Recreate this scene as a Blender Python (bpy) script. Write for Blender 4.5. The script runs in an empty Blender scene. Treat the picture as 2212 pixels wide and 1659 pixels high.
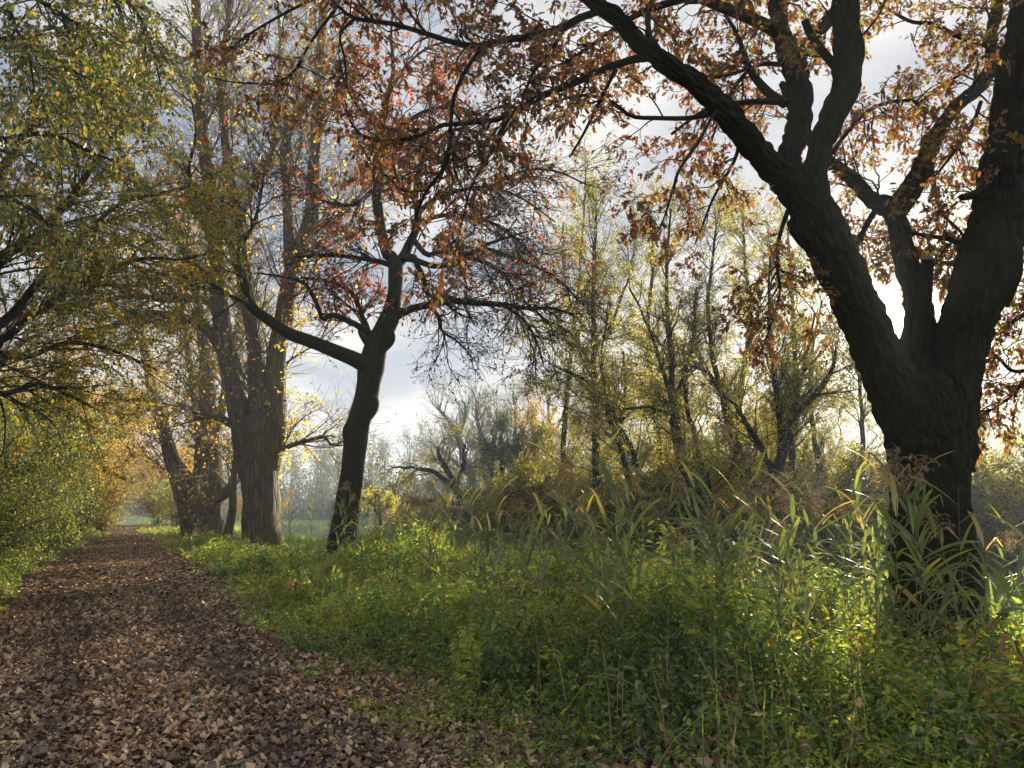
import bpy, math, random
import numpy as np
from mathutils import Vector
from math import radians, sin, cos, tan, pi

# ------------------------------------------------------------------ camera
PITCH = radians(8.86)
CAMH = 1.5
FPX = 1671.0            # focal length in units of a 2212-wide frame
CX, CY = 1106.0, 829.5
SUN_AZ, SUN_EL = radians(27.1), radians(11.9)
scene = bpy.context.scene
cam = bpy.data.cameras.new("camera")
cam.sensor_fit = 'HORIZONTAL'
cam.sensor_width = 36.0
cam.lens = 36.0 * FPX / 2212.0
cam.clip_start = 0.05
cam.clip_end = 3000
camo = bpy.data.objects.new("camera", cam)
camo.location = (0, 0, CAMH)
camo.rotation_euler = (pi / 2 + PITCH, 0, 0)
scene.collection.objects.link(camo)
scene.camera = camo

# ------------------------------------------------------------------ exposure
vs = scene.view_settings
scene.display_settings.display_device = 'sRGB'
vs.view_transform = 'Standard'
vs.look = 'None'
vs.gamma = 1.0
vs.use_curve_mapping = False
vs.exposure = 1.88
cy = scene.cycles
cy.max_bounces = 8
cy.diffuse_bounces = 3
cy.glossy_bounces = 2
cy.transmission_bounces = 4
cy.volume_bounces = 0
cy.use_denoising = True
cy.sample_clamp_indirect = 3.0

# ------------------------------------------------------------------ world: Nishita sky, thin broken cloud, aureole round the sun
SUNDIR = (sin(SUN_AZ) * cos(SUN_EL), cos(SUN_AZ) * cos(SUN_EL), sin(SUN_EL))
world = bpy.data.worlds.new("World")
scene.world = world
world.use_nodes = True
nt = world.node_tree
nt.nodes.clear()
N = nt.nodes.new
Lk = nt.links.new


def wmath(op, a, b=None, c=None):
    n = N('ShaderNodeMath')
    n.operation = op
    for i, v in enumerate((a, b, c)):
        if v is None:
            continue
        if isinstance(v, (int, float)):
            n.inputs[i].default_value = v
        else:
            Lk(v, n.inputs[i])
    return n.outputs[0]


def wmix(f, a, b, blend='MIX'):
    n = N('ShaderNodeMix')
    n.data_type = 'RGBA'
    n.blend_type = blend
    for i, v in ((0, f), (6, a), (7, b)):
        if isinstance(v, (int, float)):
            n.inputs[i].default_value = v
        elif isinstance(v, tuple):
            n.inputs[i].default_value = v + (1,) if len(v) == 3 else v
        else:
            Lk(v, n.inputs[i])
    return n.outputs[2]


sky = N('ShaderNodeTexSky')
sky.sky_type = 'NISHITA'
sky.sun_disc = False
sky.sun_elevation = SUN_EL
sky.sun_rotation = SUN_AZ
sky.air_density = 1.0
sky.dust_density = 2.0
tc = N('ShaderNodeTexCoord')
nrm = N('ShaderNodeVectorMath')
nrm.operation = 'NORMALIZE'
Lk(tc.outputs['Generated'], nrm.inputs[0])
sep = N('ShaderNodeSeparateXYZ')
Lk(nrm.outputs[0], sep.inputs[0])
zz = wmath('MAXIMUM', wmath('ADD', sep.outputs[2], 0.16), 0.03)
cx_ = wmath('DIVIDE', sep.outputs[0], zz)
cy_ = wmath('DIVIDE', sep.outputs[1], zz)
com = N('ShaderNodeCombineXYZ')
Lk(cx_, com.inputs[0])
Lk(cy_, com.inputs[1])
cl = N('ShaderNodeTexNoise')
cl.inputs['Scale'].default_value = 1.05
cl.inputs['Detail'].default_value = 7
cl.inputs['Roughness'].default_value = 0.52
Lk(com.outputs[0], cl.inputs['Vector'])
rmp = N('ShaderNodeValToRGB')
rmp.color_ramp.elements[0].position = 0.44
rmp.color_ramp.elements[0].color = (0, 0, 0, 1)
rmp.color_ramp.elements[1].position = 0.57
rmp.color_ramp.elements[1].color = (1, 1, 1, 1)
Lk(cl.outputs['Fac'], rmp.inputs[0])
cl2 = N('ShaderNodeTexNoise')
cl2.inputs['Scale'].default_value = 2.3
cl2.inputs['Detail'].default_value = 6
Lk(com.outputs[0], cl2.inputs['Vector'])
dot = N('ShaderNodeVectorMath')
dot.operation = 'DOT_PRODUCT'
dot.inputs[1].default_value = SUNDIR
Lk(nrm.outputs[0], dot.inputs[0])
dp = wmath('MAXIMUM', dot.outputs['Value'], 0.0)
glow = wmath('ADD', wmath('MULTIPLY', wmath('POWER', dp, 260.0), 2.6), wmath('MULTIPLY', wmath('POWER', dp, 55.0), 0.45))
glow = wmath('ADD', glow, wmath('MULTIPLY', wmath('POWER', dp, 12000.0), 120.0))
skyc = wmix(1.0, sky.outputs[0], (0.085, 0.085, 0.085), 'MULTIPLY')
bluegrey = wmix(0.2, (0.50, 0.57, 0.73), skyc)
white = wmix(cl2.outputs['Fac'], (0.85, 0.86, 0.90), (1.30, 1.24, 1.14))
cloudy = wmix(rmp.outputs[0], bluegrey, white)
gcol = N('ShaderNodeCombineColor')
Lk(glow, gcol.inputs[0])
Lk(wmath('MULTIPLY', glow, 0.90), gcol.inputs[1])
Lk(wmath('MULTIPLY', glow, 0.70), gcol.inputs[2])
final = wmix(1.0, cloudy, gcol.outputs[0], 'ADD')
bg = N('ShaderNodeBackground')
Lk(final, bg.inputs[0])
bg.inputs[1].default_value = 0.23
wo = N('ShaderNodeOutputWorld')
Lk(bg.outputs[0], wo.inputs[0])

# ------------------------------------------------------------------ sun
sl = bpy.data.lights.new("sun", 'SUN')
sl.energy = 5.0
sl.angle = radians(0.6)
sl.color = (1.0, 0.86, 0.64)
so = bpy.data.objects.new("sun", sl)
so.rotation_euler = (pi / 2 - SUN_EL, 0, pi - SUN_AZ)
scene.collection.objects.link(so)
so.location = (20, 20, 30)

# ------------------------------------------------------------------ helpers
rng = np.random.default_rng(11)


def seed(k):
    global rng
    rng = np.random.default_rng(k)


def at(px, py, Y):
    """world point seen at pixel (px, py) of a 2212 x 1659 frame, Y metres ahead"""
    xv = (px - CX) / FPX
    yv = (CY - py) / FPX
    dy = cos(PITCH) - yv * sin(PITCH)
    dz = sin(PITCH) + yv * cos(PITCH)
    s = Y / dy
    return np.array([xv * s, Y, CAMH + dz * s])


def rad(wpx, p):
    d = p[1] * cos(PITCH) + (p[2] - CAMH) * sin(PITCH)
    return 0.5 * wpx * d / FPX


def nz(v):
    return v / np.maximum(np.linalg.norm(v, axis=-1, keepdims=True), 1e-9)


def smooth(x, a, b):
    t = np.clip((x - a) / (b - a), 0, 1)
    return t * t * (3 - 2 * t)


# path frame: t = metres to the right of the path's right edge, s = metres along it
def st_of(x, y):
    return -0.475 * x + 0.88 * (y - 4.75), 0.88 * x + 0.475 * (y - 4.75)


def xy_of(s, t):
    return 0.88 * t - 0.475 * s, 0.475 * t + 0.88 * s + 4.75


def shift(s):
    """sideways drift of the path with distance: a little right, then left out of sight"""
    return 1.5 * smooth(s, 15, 42) - .02 * np.maximum(s - 50, 0) ** 2


RIV = np.array([(-2, 122), (-11, 112), (-19, 98), (-21.8, 84), (-18, 68), (-13.2, 52), (-4, 43), (12, 41), (40, 46), (90, 52)], float)


def vnoise(x, y, sc, k=0):
    return (np.sin(x * sc + 1.3 + k) * np.cos(y * sc * 1.13 + 2.1 * k) + np.sin((x + y) * sc * .71 + k * 3) + np.cos((x - 1.7 * y) * sc * .53 + k)) / 3


def driver_dist(x, y):
    p = np.stack([np.asarray(x, float), np.asarray(y, float)], -1)
    best = np.full(p.shape[:-1], 1e9)
    for a, b in zip(RIV[:-1], RIV[1:]):
        ab = b - a
        u = np.clip(((p - a) @ ab) / (ab @ ab), 0, 1)
        d = np.linalg.norm(p - (a + u[..., None] * ab), axis=-1)
        best = np.minimum(best, d)
    return best


def ground(x, y):
    x = np.asarray(x, float)
    y = np.asarray(y, float)
    s, t = st_of(x, y)
    h = -0.45 * smooth(t, 3.0, 9.0) - 0.45 * smooth(y, 40, 75) * smooth(t, 4, 9)
    h = h + 0.10 * smooth(-t, 3.6, 5.0)
    d = driver_dist(x, y)
    h = h - 1.6 * (1 - smooth(d, 2.6, 6.0))
    t = t - shift(s)
    off = smooth(np.maximum(t - 0.3, -3.9 - t), 0, 1.5)
    h = h + off * (0.06 * np.sin(x * 1.3 + 1) * np.cos(y * 1.1) + 0.04 * np.sin(x * 3.1) * np.sin(y * 2.7 + .5))
    far = smooth(np.hypot(x, y), 190, 380)
    return h + far * 4


def link(o, parent=None):
    scene.collection.objects.link(o)
    if parent is not None:
        o.parent = parent
    return o


def mesh_obj(name, V, faces, mat, parent=None, attrs=None, shade=False, mats=None, matidx=None):
    V = np.ascontiguousarray(V, dtype=np.float32)
    if parent is not None:
        V = V - np.array(parent.location, dtype=np.float32)
    if not isinstance(faces, list):
        faces = [faces]
    faces = [f for f in faces if len(f)]
    me = bpy.data.meshes.new(name)
    me.vertices.add(len(V))
    me.vertices.foreach_set('co', V.ravel())
    loops = np.concatenate([f.ravel() for f in faces]).astype(np.int32)
    tot = np.concatenate([np.full(len(f), f.shape[1], np.int32) for f in faces])
    start = np.concatenate([[0], np.cumsum(tot)[:-1]]).astype(np.int32)
    me.loops.add(len(loops))
    me.loops.foreach_set('vertex_index', loops)
    me.polygons.add(len(tot))
    me.polygons.foreach_set('loop_start', start)
    if shade:
        me.polygons.foreach_set('use_smooth', np.ones(len(tot), bool))
    if attrs:
        for k, a in attrs.items():
            a = np.asarray(a, np.float32)
            if a.ndim == 1:
                at_ = me.attributes.new(k, 'FLOAT', 'POINT')
                at_.data.foreach_set('value', a)
            else:
                at_ = me.attributes.new(k, 'FLOAT_VECTOR', 'POINT')
                at_.data.foreach_set('vector', a.ravel())
    for m in (mats or [mat]):
        me.materials.append(m)
    me.update(calc_edges=True)
    o = bpy.data.objects.new(name, me)
    return link(o, parent)


def thing(name, label, cat, loc, group=None):
    o = bpy.data.objects.new(name, None)
    o.location = [float(v) for v in loc]
    o.empty_display_size = 0.3
    link(o)
    o['label'] = label
    o['category'] = cat
    if group:
        o['group'] = group
    return o


def tag(o, label, cat=None, kind=None, group=None):
    if label:
        o['label'] = label
    if cat:
        o['category'] = cat
    if kind:
        o['kind'] = kind
    if group:
        o['group'] = group
    return o


# ---- tubes
def tubes(P, R, S=5, phase=0.0, lump=0.0):
    """P (N,K,3) R (N,K): one tube per row"""
    n, K, _ = P.shape
    T = np.gradient(P, axis=1)
    T = nz(T)
    # one reference per tube, least aligned with its mean direction
    mean = nz(P[:, -1] - P[:, 0] + 1e-6)
    ref = np.where(np.abs(mean[:, 2:3]) < 0.8, np.array([[0, 0, 1.0]]), np.array([[0, 1.0, 0]]))
    ref = np.repeat(ref[:, None, :], K, 1)
    U = nz(np.cross(T, ref))
    W = np.cross(U, T)
    a = np.arange(S) / S * 2 * pi + phase
    RR = R[:, :, None]
    if lump:
        k = rng.uniform(0, 6.28, 6)
        L = np.cumsum(np.linalg.norm(np.diff(P, axis=1, prepend=P[:, :1]), axis=2), axis=1)[:, :, None]
        RR = RR * (1 + lump * (np.sin(2 * a[None, None] + k[0] + L * 1.7) + .7 * np.sin(3 * a[None, None] + k[1] - L * 2.9)
                               + .5 * np.sin(5 * a[None, None] + k[2] + L * 1.1) + .6 * np.sin(L * 6.3 + k[3] + a[None, None])))
    else:
        RR = np.repeat(RR, S, 2)
    V = P[:, :, None, :] + RR[..., None] * (np.cos(a)[None, None, :, None] * U[:, :, None, :] + np.sin(a)[None, None, :, None] * W[:, :, None, :])
    L = np.cumsum(np.linalg.norm(np.diff(P, axis=1, prepend=P[:, :1]), axis=2), axis=1)
    B = np.zeros((n, K, S, 3), np.float32)
    B[..., 0] = R[:, :, None] * np.cos(a)
    B[..., 1] = R[:, :, None] * np.sin(a)
    B[..., 2] = L[:, :, None] + rng.uniform(0, 5, (n, 1, 1))
    idx = np.arange(n * K * S).reshape(n, K, S)
    i0 = idx[:, :-1, :]
    i1 = idx[:, 1:, :]
    Fq = np.stack([i0, np.roll(i0, -1, 2), np.roll(i1, -1, 2), i1], -1).reshape(-1, 4)
    return V.reshape(-1, 3), Fq, B.reshape(-1, 3)


def catmull(pts, n):
    p = np.asarray(pts, float)
    if len(p) == 2:
        u = np.linspace(0, 1, n)[:, None]
        return p[0] * (1 - u) + p[1] * u
    q = np.vstack([2 * p[0] - p[1], p, 2 * p[-1] - p[-2]])
    u = np.linspace(0, len(p) - 1 - 1e-6, n)
    i = u.astype(int)
    f = (u - i)[:, None]
    a, b, c, d = q[i], q[i + 1], q[i + 2], q[i + 3]
    return 0.5 * ((2 * b) + (c - a) * f + (2 * a - 5 * b + 4 * c - d) * f ** 2 + (3 * b - a - 3 * c + d) * f ** 3)


def limb(pts, Y, K=28, wob=0.0):
    """pts: (px, py, width_px) or (px, py, width_px, Y): a traced limb -> P (1,K,3), R (1,K)"""
    w = []
    for i, p in enumerate(pts):
        yy = p[3] if len(p) > 3 else (Y if not isinstance(Y, tuple) else Y[0] + (Y[1] - Y[0]) * i / (len(pts) - 1))
        q = at(p[0], p[1], yy)
        w.append((*q, rad(p[2], q)))
    c = catmull(w, K)
    P = c[:, :3]
    if wob:
        e = rng.normal(0, 1, (K, 3))
        e = (e + np.roll(e, 1, 0) + np.roll(e, -1, 0)) * wob / 1.7
        e[0] = 0
        P = P + e
    return P[None], np.maximum(c[:, 3], 0.002)[None]


def spawn(PR, per_m, t=(0.2, 1.0), ang=(0.5, 1.1), L=(0.5, 1.0), fall=0.4, K=6, up=0.0, wig=0.2, rr=0.55, tip=0.25,
          rmin=0.003, rmax=0.2, bias=(0, 0, 0), bw=0.0, cap=None):
    P, R = PR
    n, Kp, _ = P.shape
    plen = np.linalg.norm(np.diff(P, axis=1), axis=2).sum(1)
    cnt = rng.poisson(np.maximum(plen * per_m, 0.0) * (t[1] - t[0]))
    if cap:
        cnt = np.minimum(cnt, cap)
    pi_ = np.repeat(np.arange(n), cnt)
    M = len(pi_)
    if M == 0:
        return np.zeros((0, K, 3)), np.zeros((0, K))
    tt = rng.uniform(t[0], t[1], M)
    fi = tt * (Kp - 1) * 0.9999
    i0 = fi.astype(int)
    f = (fi - i0)[:, None]
    pos = P[pi_, i0] * (1 - f) + P[pi_, i0 + 1] * f
    tanv = nz(P[pi_, i0 + 1] - P[pi_, i0])
    r0 = R[pi_, i0] * (1 - f[:, 0]) + R[pi_, i0 + 1] * f[:, 0]
    perp = nz(np.cross(rng.normal(0, 1, (M, 3)), tanv))
    a = rng.uniform(ang[0], ang[1], M)[:, None]
    d = nz(np.cos(a) * tanv + np.sin(a) * perp + bw * np.array(bias)[None])
    ln = rng.uniform(L[0], L[1], M) * (1 - fall * tt)
    Q = np.zeros((M, K, 3))
    Q[:, 0] = pos
    for k in range(1, K):
        d = nz(d + rng.normal(0, wig, (M, 3)) + np.array([0, 0, up / (K - 1)]))
        Q[:, k] = Q[:, k - 1] + d * (ln / (K - 1))[:, None]
    rs = np.clip(r0 * rr, rmin, rmax)
    u = np.linspace(0, 1, K)[None]
    Rr = rs[:, None] * (1 - u) + np.maximum(rs * tip, rmin * 0.7)[:, None] * u
    return Q, Rr


def along(PR, per_m, t=(0.1, 1.0), spread=0.02):
    """leaf points along twigs: positions and directions"""
    P, R = PR
    n, K, _ = P.shape
    plen = np.linalg.norm(np.diff(P, axis=1), axis=2).sum(1)
    cnt = rng.poisson(plen * per_m * (t[1] - t[0]))
    i = np.repeat(np.arange(n), cnt)
    M = len(i)
    tt = rng.uniform(t[0], t[1], M) * (K - 1) * 0.9999
    k = tt.astype(int)
    f = (tt - k)[:, None]
    pos = P[i, k] * (1 - f) + P[i, k + 1] * f + rng.normal(0, spread, (M, 3))
    return pos, nz(P[i, k + 1] - P[i, k])


# ---- leaves
def strip_leaf(st, fold=0.35, curl=0.25):
    V, Fq = [], []
    for y, w in st:
        z = -curl * y * y
        V += [(-w, y, z + fold * w), (0, y, z), (w, y, z + fold * w)]
    for i in range(len(st) - 1):
        b = i * 3
        Fq += [(b, b + 1, b + 4, b + 3), (b + 1, b + 2, b + 5, b + 4)]
    return np.array(V, float), np.array(Fq)


OAK = strip_leaf([(0, .012), (.16, .03), (.30, .20), (.40, .08), (.56, .30), (.66, .11), (.82, .20), (1.0, .01)])
OVATE = (np.array([(0, 0, 0), (.26, .3, .08), (.2, .68, .04), (0, 1, -.12), (-.2, .68, .04), (-.26, .3, .08)], float), np.array([(0, 1, 2, 3), (0, 3, 4, 5)]))
ROUND = (np.array([(0, 0, 0), (.36, .22, .08), (.30, .62, .04), (0, 1, -.12), (-.30, .62, .04), (-.36, .22, .08)], float), np.array([(0, 1, 2, 3), (0, 3, 4, 5)]))
NETL = strip_leaf([(0, .03), (.18, .24), (.28, .17), (.45, .22), (.55, .13), (.72, .13), (1, .01)], fold=.25, curl=.3)
SLIM = (np.array([(0, 0, 0), (.11, .4, .03), (0, 1, -.15), (-.11, .4, .03)], float), np.array([(0, 1, 2, 3)]))
DIAM = (np.array([(0, 0, 0), (.3, .45, .06), (0, 1, -.1), (-.3, .45, .06)], float), np.array([(0, 1, 2, 3)]))


def leaves(pos, axis, size, tmpl, nrm=None, jit=0.7, droop=0.3, tint=None):
    M = len(pos)
    TV, TF = tmpl
    y = nz(axis + rng.normal(0, jit, (M, 3)) + np.array([0, 0, -droop]))
    z0 = rng.normal(0, 0.6, (M, 3)) + np.array([0, 0, 1.0]) if nrm is None else nrm
    z = nz(z0 - (z0 * y).sum(1, keepdims=True) * y)
    x = np.cross(y, z)
    sz = (np.asarray(size) * np.ones(M))[:, None, None]
    V = pos[:, None, :] + sz * (TV[None, :, 0:1] * x[:, None] + TV[None, :, 1:2] * y[:, None] + TV[None, :, 2:3] * z[:, None])
    Fq = (TF[None] + (np.arange(M) * len(TV))[:, None, None]).reshape(-1, TF.shape[1])
    if tint is None:
        tint = rng.uniform(0, 1, M)
    return V.reshape(-1, 3), Fq, np.repeat(tint, len(TV))


def pnoise(th, L, nth, cellL, K=400):
    """smooth random field, periodic in th (0..1), cell length cellL metres in L"""
    gridv = rng.uniform(-1, 1, (K, nth))
    a = th * nth
    b = np.mod(L / cellL, K - 2)
    i, j = a.astype(int), b.astype(int)
    f, g_ = a - i, b - j
    f, g_ = f * f * (3 - 2 * f), g_ * g_ * (3 - 2 * g_)
    i0, i1 = i % nth, (i + 1) % nth
    return (gridv[j, i0] * (1 - f) + gridv[j, i1] * f) * (1 - g_) + (gridv[j + 1, i0] * (1 - f) + gridv[j + 1, i1] * f) * g_


def ridged_tube(P, R, S=96, amp=.020):
    """one heavy limb with furrowed bark in its surface"""
    K = P.shape[1]
    V, Fq, B = tubes(P, R, S, lump=.03)
    V = V.reshape(K, S, 3)
    th = np.arange(S)[None] / S + np.zeros((K, 1))
    L = np.cumsum(np.linalg.norm(np.diff(P[0], axis=0, prepend=P[0][:1]), axis=1))[:, None] + np.zeros((1, S))
    nth = max(8, int(2 * pi * R.mean() / .038))
    w = th + .25 / nth * pnoise(th, L, 6, .25)
    w = w + .8 / nth * pnoise(th, L, 9, .12)
    rdg = 1 - np.abs(pnoise(np.mod(w, .9999), L, nth, .16)) * 2.4
    rdg = np.clip(rdg, -1, 1) + .4 * pnoise(th, L, nth * 2, .06) + 1.2 * pnoise(th, L, 5, .5)
    out_ = nz(V - P[0][:, None])
    V = V + out_ * (-amp * rdg)[..., None] * np.clip(R[0] / .12, .2, 1)[:, None, None]
    return V.reshape(-1, 3), Fq, B


class Bag:
    """collects geometry with one attribute"""
    def __init__(self):
        self.V, self.F, self.A, self.n = [], {}, [], 0

    def add(self, V, Fq, A):
        if len(V) == 0:
            return
        self.V.append(np.asarray(V, np.float32))
        self.F.setdefault(Fq.shape[1], []).append(Fq + self.n)
        self.A.append(np.asarray(A, np.float32))
        self.n += len(V)

    def build(self, name, mat, parent=None, key='tint', shade=False):
        if not self.V:
            return None
        return mesh_obj(name, np.vstack(self.V), [np.vstack(f) for f in self.F.values()], mat, parent,
                        {key: np.concatenate(self.A)}, shade)


# ------------------------------------------------------------------ materials
def new_mat(name):
    m = bpy.data.materials.new(name)
    m.use_nodes = True
    t = m.node_tree
    t.nodes.clear()
    out = t.nodes.new('ShaderNodeOutputMaterial')
    return m, t, out


def ramp(t, src, cols, interp='LINEAR'):
    r = t.nodes.new('ShaderNodeValToRGB')
    r.color_ramp.interpolation = interp
    e = r.color_ramp.elements
    while len(e) > 1:
        e.remove(e[-1])
    for i, (p, c) in enumerate(cols):
        x = e[0] if i == 0 else e.new(p)
        x.position = p
        x.color = (*c, 1)
    t.links.new(src, r.inputs[0])
    return r.outputs[0]


def leaf_mat(name, cols, trans=0.5, gloss=0.06, rough=0.45, tgain=2.0, hue=None):
    m, t, out = new_mat(name)
    a = t.nodes.new('ShaderNodeAttribute')
    a.attribute_name = 'tint'
    c = ramp(t, a.outputs['Fac'], cols)
    dif = t.nodes.new('ShaderNodeBsdfDiffuse')
    tr = t.nodes.new('ShaderNodeBsdfTranslucent')
    t.links.new(c, dif.inputs[0])
    g = t.nodes.new('ShaderNodeMix')
    g.data_type = 'RGBA'
    g.blend_type = 'MULTIPLY'
    g.inputs[0].default_value = 1
    g.inputs[7].default_value = (tgain, tgain, tgain * 0.75, 1)
    t.links.new(c, g.inputs[6])
    t.links.new(g.outputs[2], tr.inputs[0])
    mx = t.nodes.new('ShaderNodeMixShader')
    mx.inputs[0].default_value = trans
    t.links.new(dif.outputs[0], mx.inputs[1])
    t.links.new(tr.outputs[0], mx.inputs[2])
    gl = t.nodes.new('ShaderNodeBsdfGlossy')
    gl.inputs['Roughness'].default_value = rough
    gl.inputs[0].default_value = (.8, .8, .8, 1)
    m2 = t.nodes.new('ShaderNodeMixShader')
    m2.inputs[0].default_value = gloss
    t.links.new(mx.outputs[0], m2.inputs[1])
    t.links.new(gl.outputs[0], m2.inputs[2])
    t.links.new(m2.outputs[0], out.inputs[0])
    return m


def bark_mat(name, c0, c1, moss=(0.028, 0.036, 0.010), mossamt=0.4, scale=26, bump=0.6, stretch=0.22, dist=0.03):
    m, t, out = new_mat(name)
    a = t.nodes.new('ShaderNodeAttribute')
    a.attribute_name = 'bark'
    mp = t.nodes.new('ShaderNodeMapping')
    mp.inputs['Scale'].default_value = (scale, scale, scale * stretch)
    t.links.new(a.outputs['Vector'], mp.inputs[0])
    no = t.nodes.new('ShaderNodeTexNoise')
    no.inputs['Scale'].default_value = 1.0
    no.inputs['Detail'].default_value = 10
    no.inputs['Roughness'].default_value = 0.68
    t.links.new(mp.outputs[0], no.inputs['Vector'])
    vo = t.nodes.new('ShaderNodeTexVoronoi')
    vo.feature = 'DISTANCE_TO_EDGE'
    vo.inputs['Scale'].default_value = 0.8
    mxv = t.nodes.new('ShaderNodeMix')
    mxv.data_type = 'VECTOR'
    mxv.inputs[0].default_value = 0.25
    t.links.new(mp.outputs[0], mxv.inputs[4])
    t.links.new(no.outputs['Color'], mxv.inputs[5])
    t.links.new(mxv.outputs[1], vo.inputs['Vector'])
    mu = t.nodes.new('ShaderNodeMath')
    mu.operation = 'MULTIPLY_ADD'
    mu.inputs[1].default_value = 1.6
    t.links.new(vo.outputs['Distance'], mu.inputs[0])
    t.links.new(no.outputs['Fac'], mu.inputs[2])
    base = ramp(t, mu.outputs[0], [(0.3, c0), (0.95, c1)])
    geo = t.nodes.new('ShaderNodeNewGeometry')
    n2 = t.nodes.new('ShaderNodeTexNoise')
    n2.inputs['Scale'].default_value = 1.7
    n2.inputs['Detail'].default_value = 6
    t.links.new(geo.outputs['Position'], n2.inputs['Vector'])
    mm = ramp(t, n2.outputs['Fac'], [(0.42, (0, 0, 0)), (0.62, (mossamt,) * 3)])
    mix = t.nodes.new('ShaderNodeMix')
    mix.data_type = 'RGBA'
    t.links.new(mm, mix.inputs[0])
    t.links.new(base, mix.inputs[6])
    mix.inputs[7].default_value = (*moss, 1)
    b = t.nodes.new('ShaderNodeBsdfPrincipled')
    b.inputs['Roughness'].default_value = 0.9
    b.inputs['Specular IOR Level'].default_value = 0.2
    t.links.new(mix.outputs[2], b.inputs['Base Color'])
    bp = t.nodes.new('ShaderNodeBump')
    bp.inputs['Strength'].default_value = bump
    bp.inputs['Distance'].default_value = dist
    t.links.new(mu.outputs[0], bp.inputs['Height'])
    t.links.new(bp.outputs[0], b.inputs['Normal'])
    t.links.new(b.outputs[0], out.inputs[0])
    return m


def twig_mat(name, c):
    m, t, out = new_mat(name)
    b = t.nodes.new('ShaderNodeBsdfPrincipled')
    geo = t.nodes.new('ShaderNodeNewGeometry')
    no = t.nodes.new('ShaderNodeTexNoise')
    no.inputs['Scale'].default_value = 2.0
    no.inputs['Detail'].default_value = 3
    t.links.new(geo.outputs['Position'], no.inputs['Vector'])
    cc = ramp(t, no.outputs['Fac'], [(0.3, tuple(v * .6 for v in c)), (0.7, tuple(v * 1.4 for v in c))])
    t.links.new(cc, b.inputs['Base Color'])
    b.inputs['Roughness'].default_value = 0.75
    b.inputs['Specular IOR Level'].default_value = 0.3
    t.links.new(b.outputs[0], out.inputs[0])
    return m


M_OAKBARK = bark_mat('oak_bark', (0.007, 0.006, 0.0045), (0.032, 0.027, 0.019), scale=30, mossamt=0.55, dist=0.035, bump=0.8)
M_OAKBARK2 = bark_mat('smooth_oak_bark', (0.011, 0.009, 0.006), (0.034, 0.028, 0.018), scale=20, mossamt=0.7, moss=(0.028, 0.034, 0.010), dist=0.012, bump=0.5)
M_POPBARK = bark_mat('poplar_bark', (0.018, 0.014, 0.010), (0.17, 0.135, 0.09), scale=13, stretch=0.16, mossamt=0.5, moss=(0.09, 0.10, 0.035), dist=0.06, bump=0.9)
M_WOODBARK = bark_mat('woodland_bark', (0.010, 0.009, 0.007), (0.040, 0.034, 0.024), scale=22, mossamt=0.5)
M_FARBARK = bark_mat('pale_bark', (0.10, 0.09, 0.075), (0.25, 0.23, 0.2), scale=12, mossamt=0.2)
M_TWIG = twig_mat('dark_twig', (0.045, 0.038, 0.028))
M_POPTWIG = twig_mat('olive_twig', (0.13, 0.105, 0.065))
M_SHRUBTWIG = twig_mat('shrub_twig', (0.055, 0.045, 0.03))
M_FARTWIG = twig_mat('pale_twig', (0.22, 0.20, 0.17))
M_REDLEAF = leaf_mat('rust_oak_leaf', [(0, (.03, .014, .008)), (.35, (.10, .034, .013)), (.62, (.18, .066, .018)), (.8, (.21, .12, .025)), (.9, (.17, .16, .03)), (1, (.10, .13, .025))], trans=.5, tgain=1.7)
M_ORANGELEAF = leaf_mat('orange_oak_leaf', [(0, (.08, .02, .01)), (.4, (.24, .05, .012)), (.8, (.38, .10, .02)), (1, (.30, .21, .04))], trans=.5, tgain=1.6)
M_DARKLEAF = leaf_mat('withered_leaf', [(0, (.03, .02, .012)), (.7, (.07, .045, .02)), (1, (.14, .12, .03))], trans=.35)
M_BIRCHLEAF = leaf_mat('green_yellow_leaf', [(0, (.03, .045, .012)), (.4, (.07, .095, .018)), (.7, (.16, .16, .025)), (.9, (.32, .23, .03)), (1, (.38, .17, .04))], trans=.55)
M_MAPLELEAF = leaf_mat('maple_leaf', [(0, (.06, .09, .015)), (.4, (.16, .18, .025)), (.75, (.36, .27, .03)), (1, (.46, .22, .03))], trans=.6)
M_OCHRELEAF = leaf_mat('ochre_leaf', [(0, (.07, .08, .015)), (.4, (.17, .14, .02)), (.75, (.34, .22, .03)), (1, (.42, .20, .03))], trans=.55)
M_GOLDLEAF = leaf_mat('golden_leaf', [(0, (.20, .17, .02)), (.5, (.45, .30, .03)), (1, (.55, .28, .04))], trans=.6)
M_SHRUBLEAF = leaf_mat('shrub_leaf', [(0, (.07, .10, .015)), (.5, (.19, .24, .035)), (.85, (.34, .36, .06)), (1, (.42, .34, .06))], trans=.5, gloss=.10)
M_YELLOWLEAF = leaf_mat('yellow_poplar_leaf', [(0, (.28, .22, .03)), (.6, (.55, .42, .04)), (1, (.60, .45, .06))], trans=.6)
M_WOODLEAF = leaf_mat('woodland_leaf', [(0, (.045, .055, .012)), (.4, (.12, .13, .02)), (.75, (.26, .22, .03)), (1, (.42, .30, .04))], trans=.6, tgain=2.0)
M_DARKGREEN = leaf_mat('dark_green_leaf', [(0, (.03, .05, .015)), (.7, (.07, .10, .03)), (1, (.13, .15, .04))], trans=.4)
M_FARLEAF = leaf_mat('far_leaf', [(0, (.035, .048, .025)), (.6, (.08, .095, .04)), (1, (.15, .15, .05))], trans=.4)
M_NETTLE = leaf_mat('nettle_leaf', [(0, (.035, .06, .012)), (.4, (.11, .17, .022)), (.8, (.30, .37, .04)), (.93, (.40, .36, .05)), (1, (.22, .12, .05))], trans=.52, gloss=.07, tgain=2.6)
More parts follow.
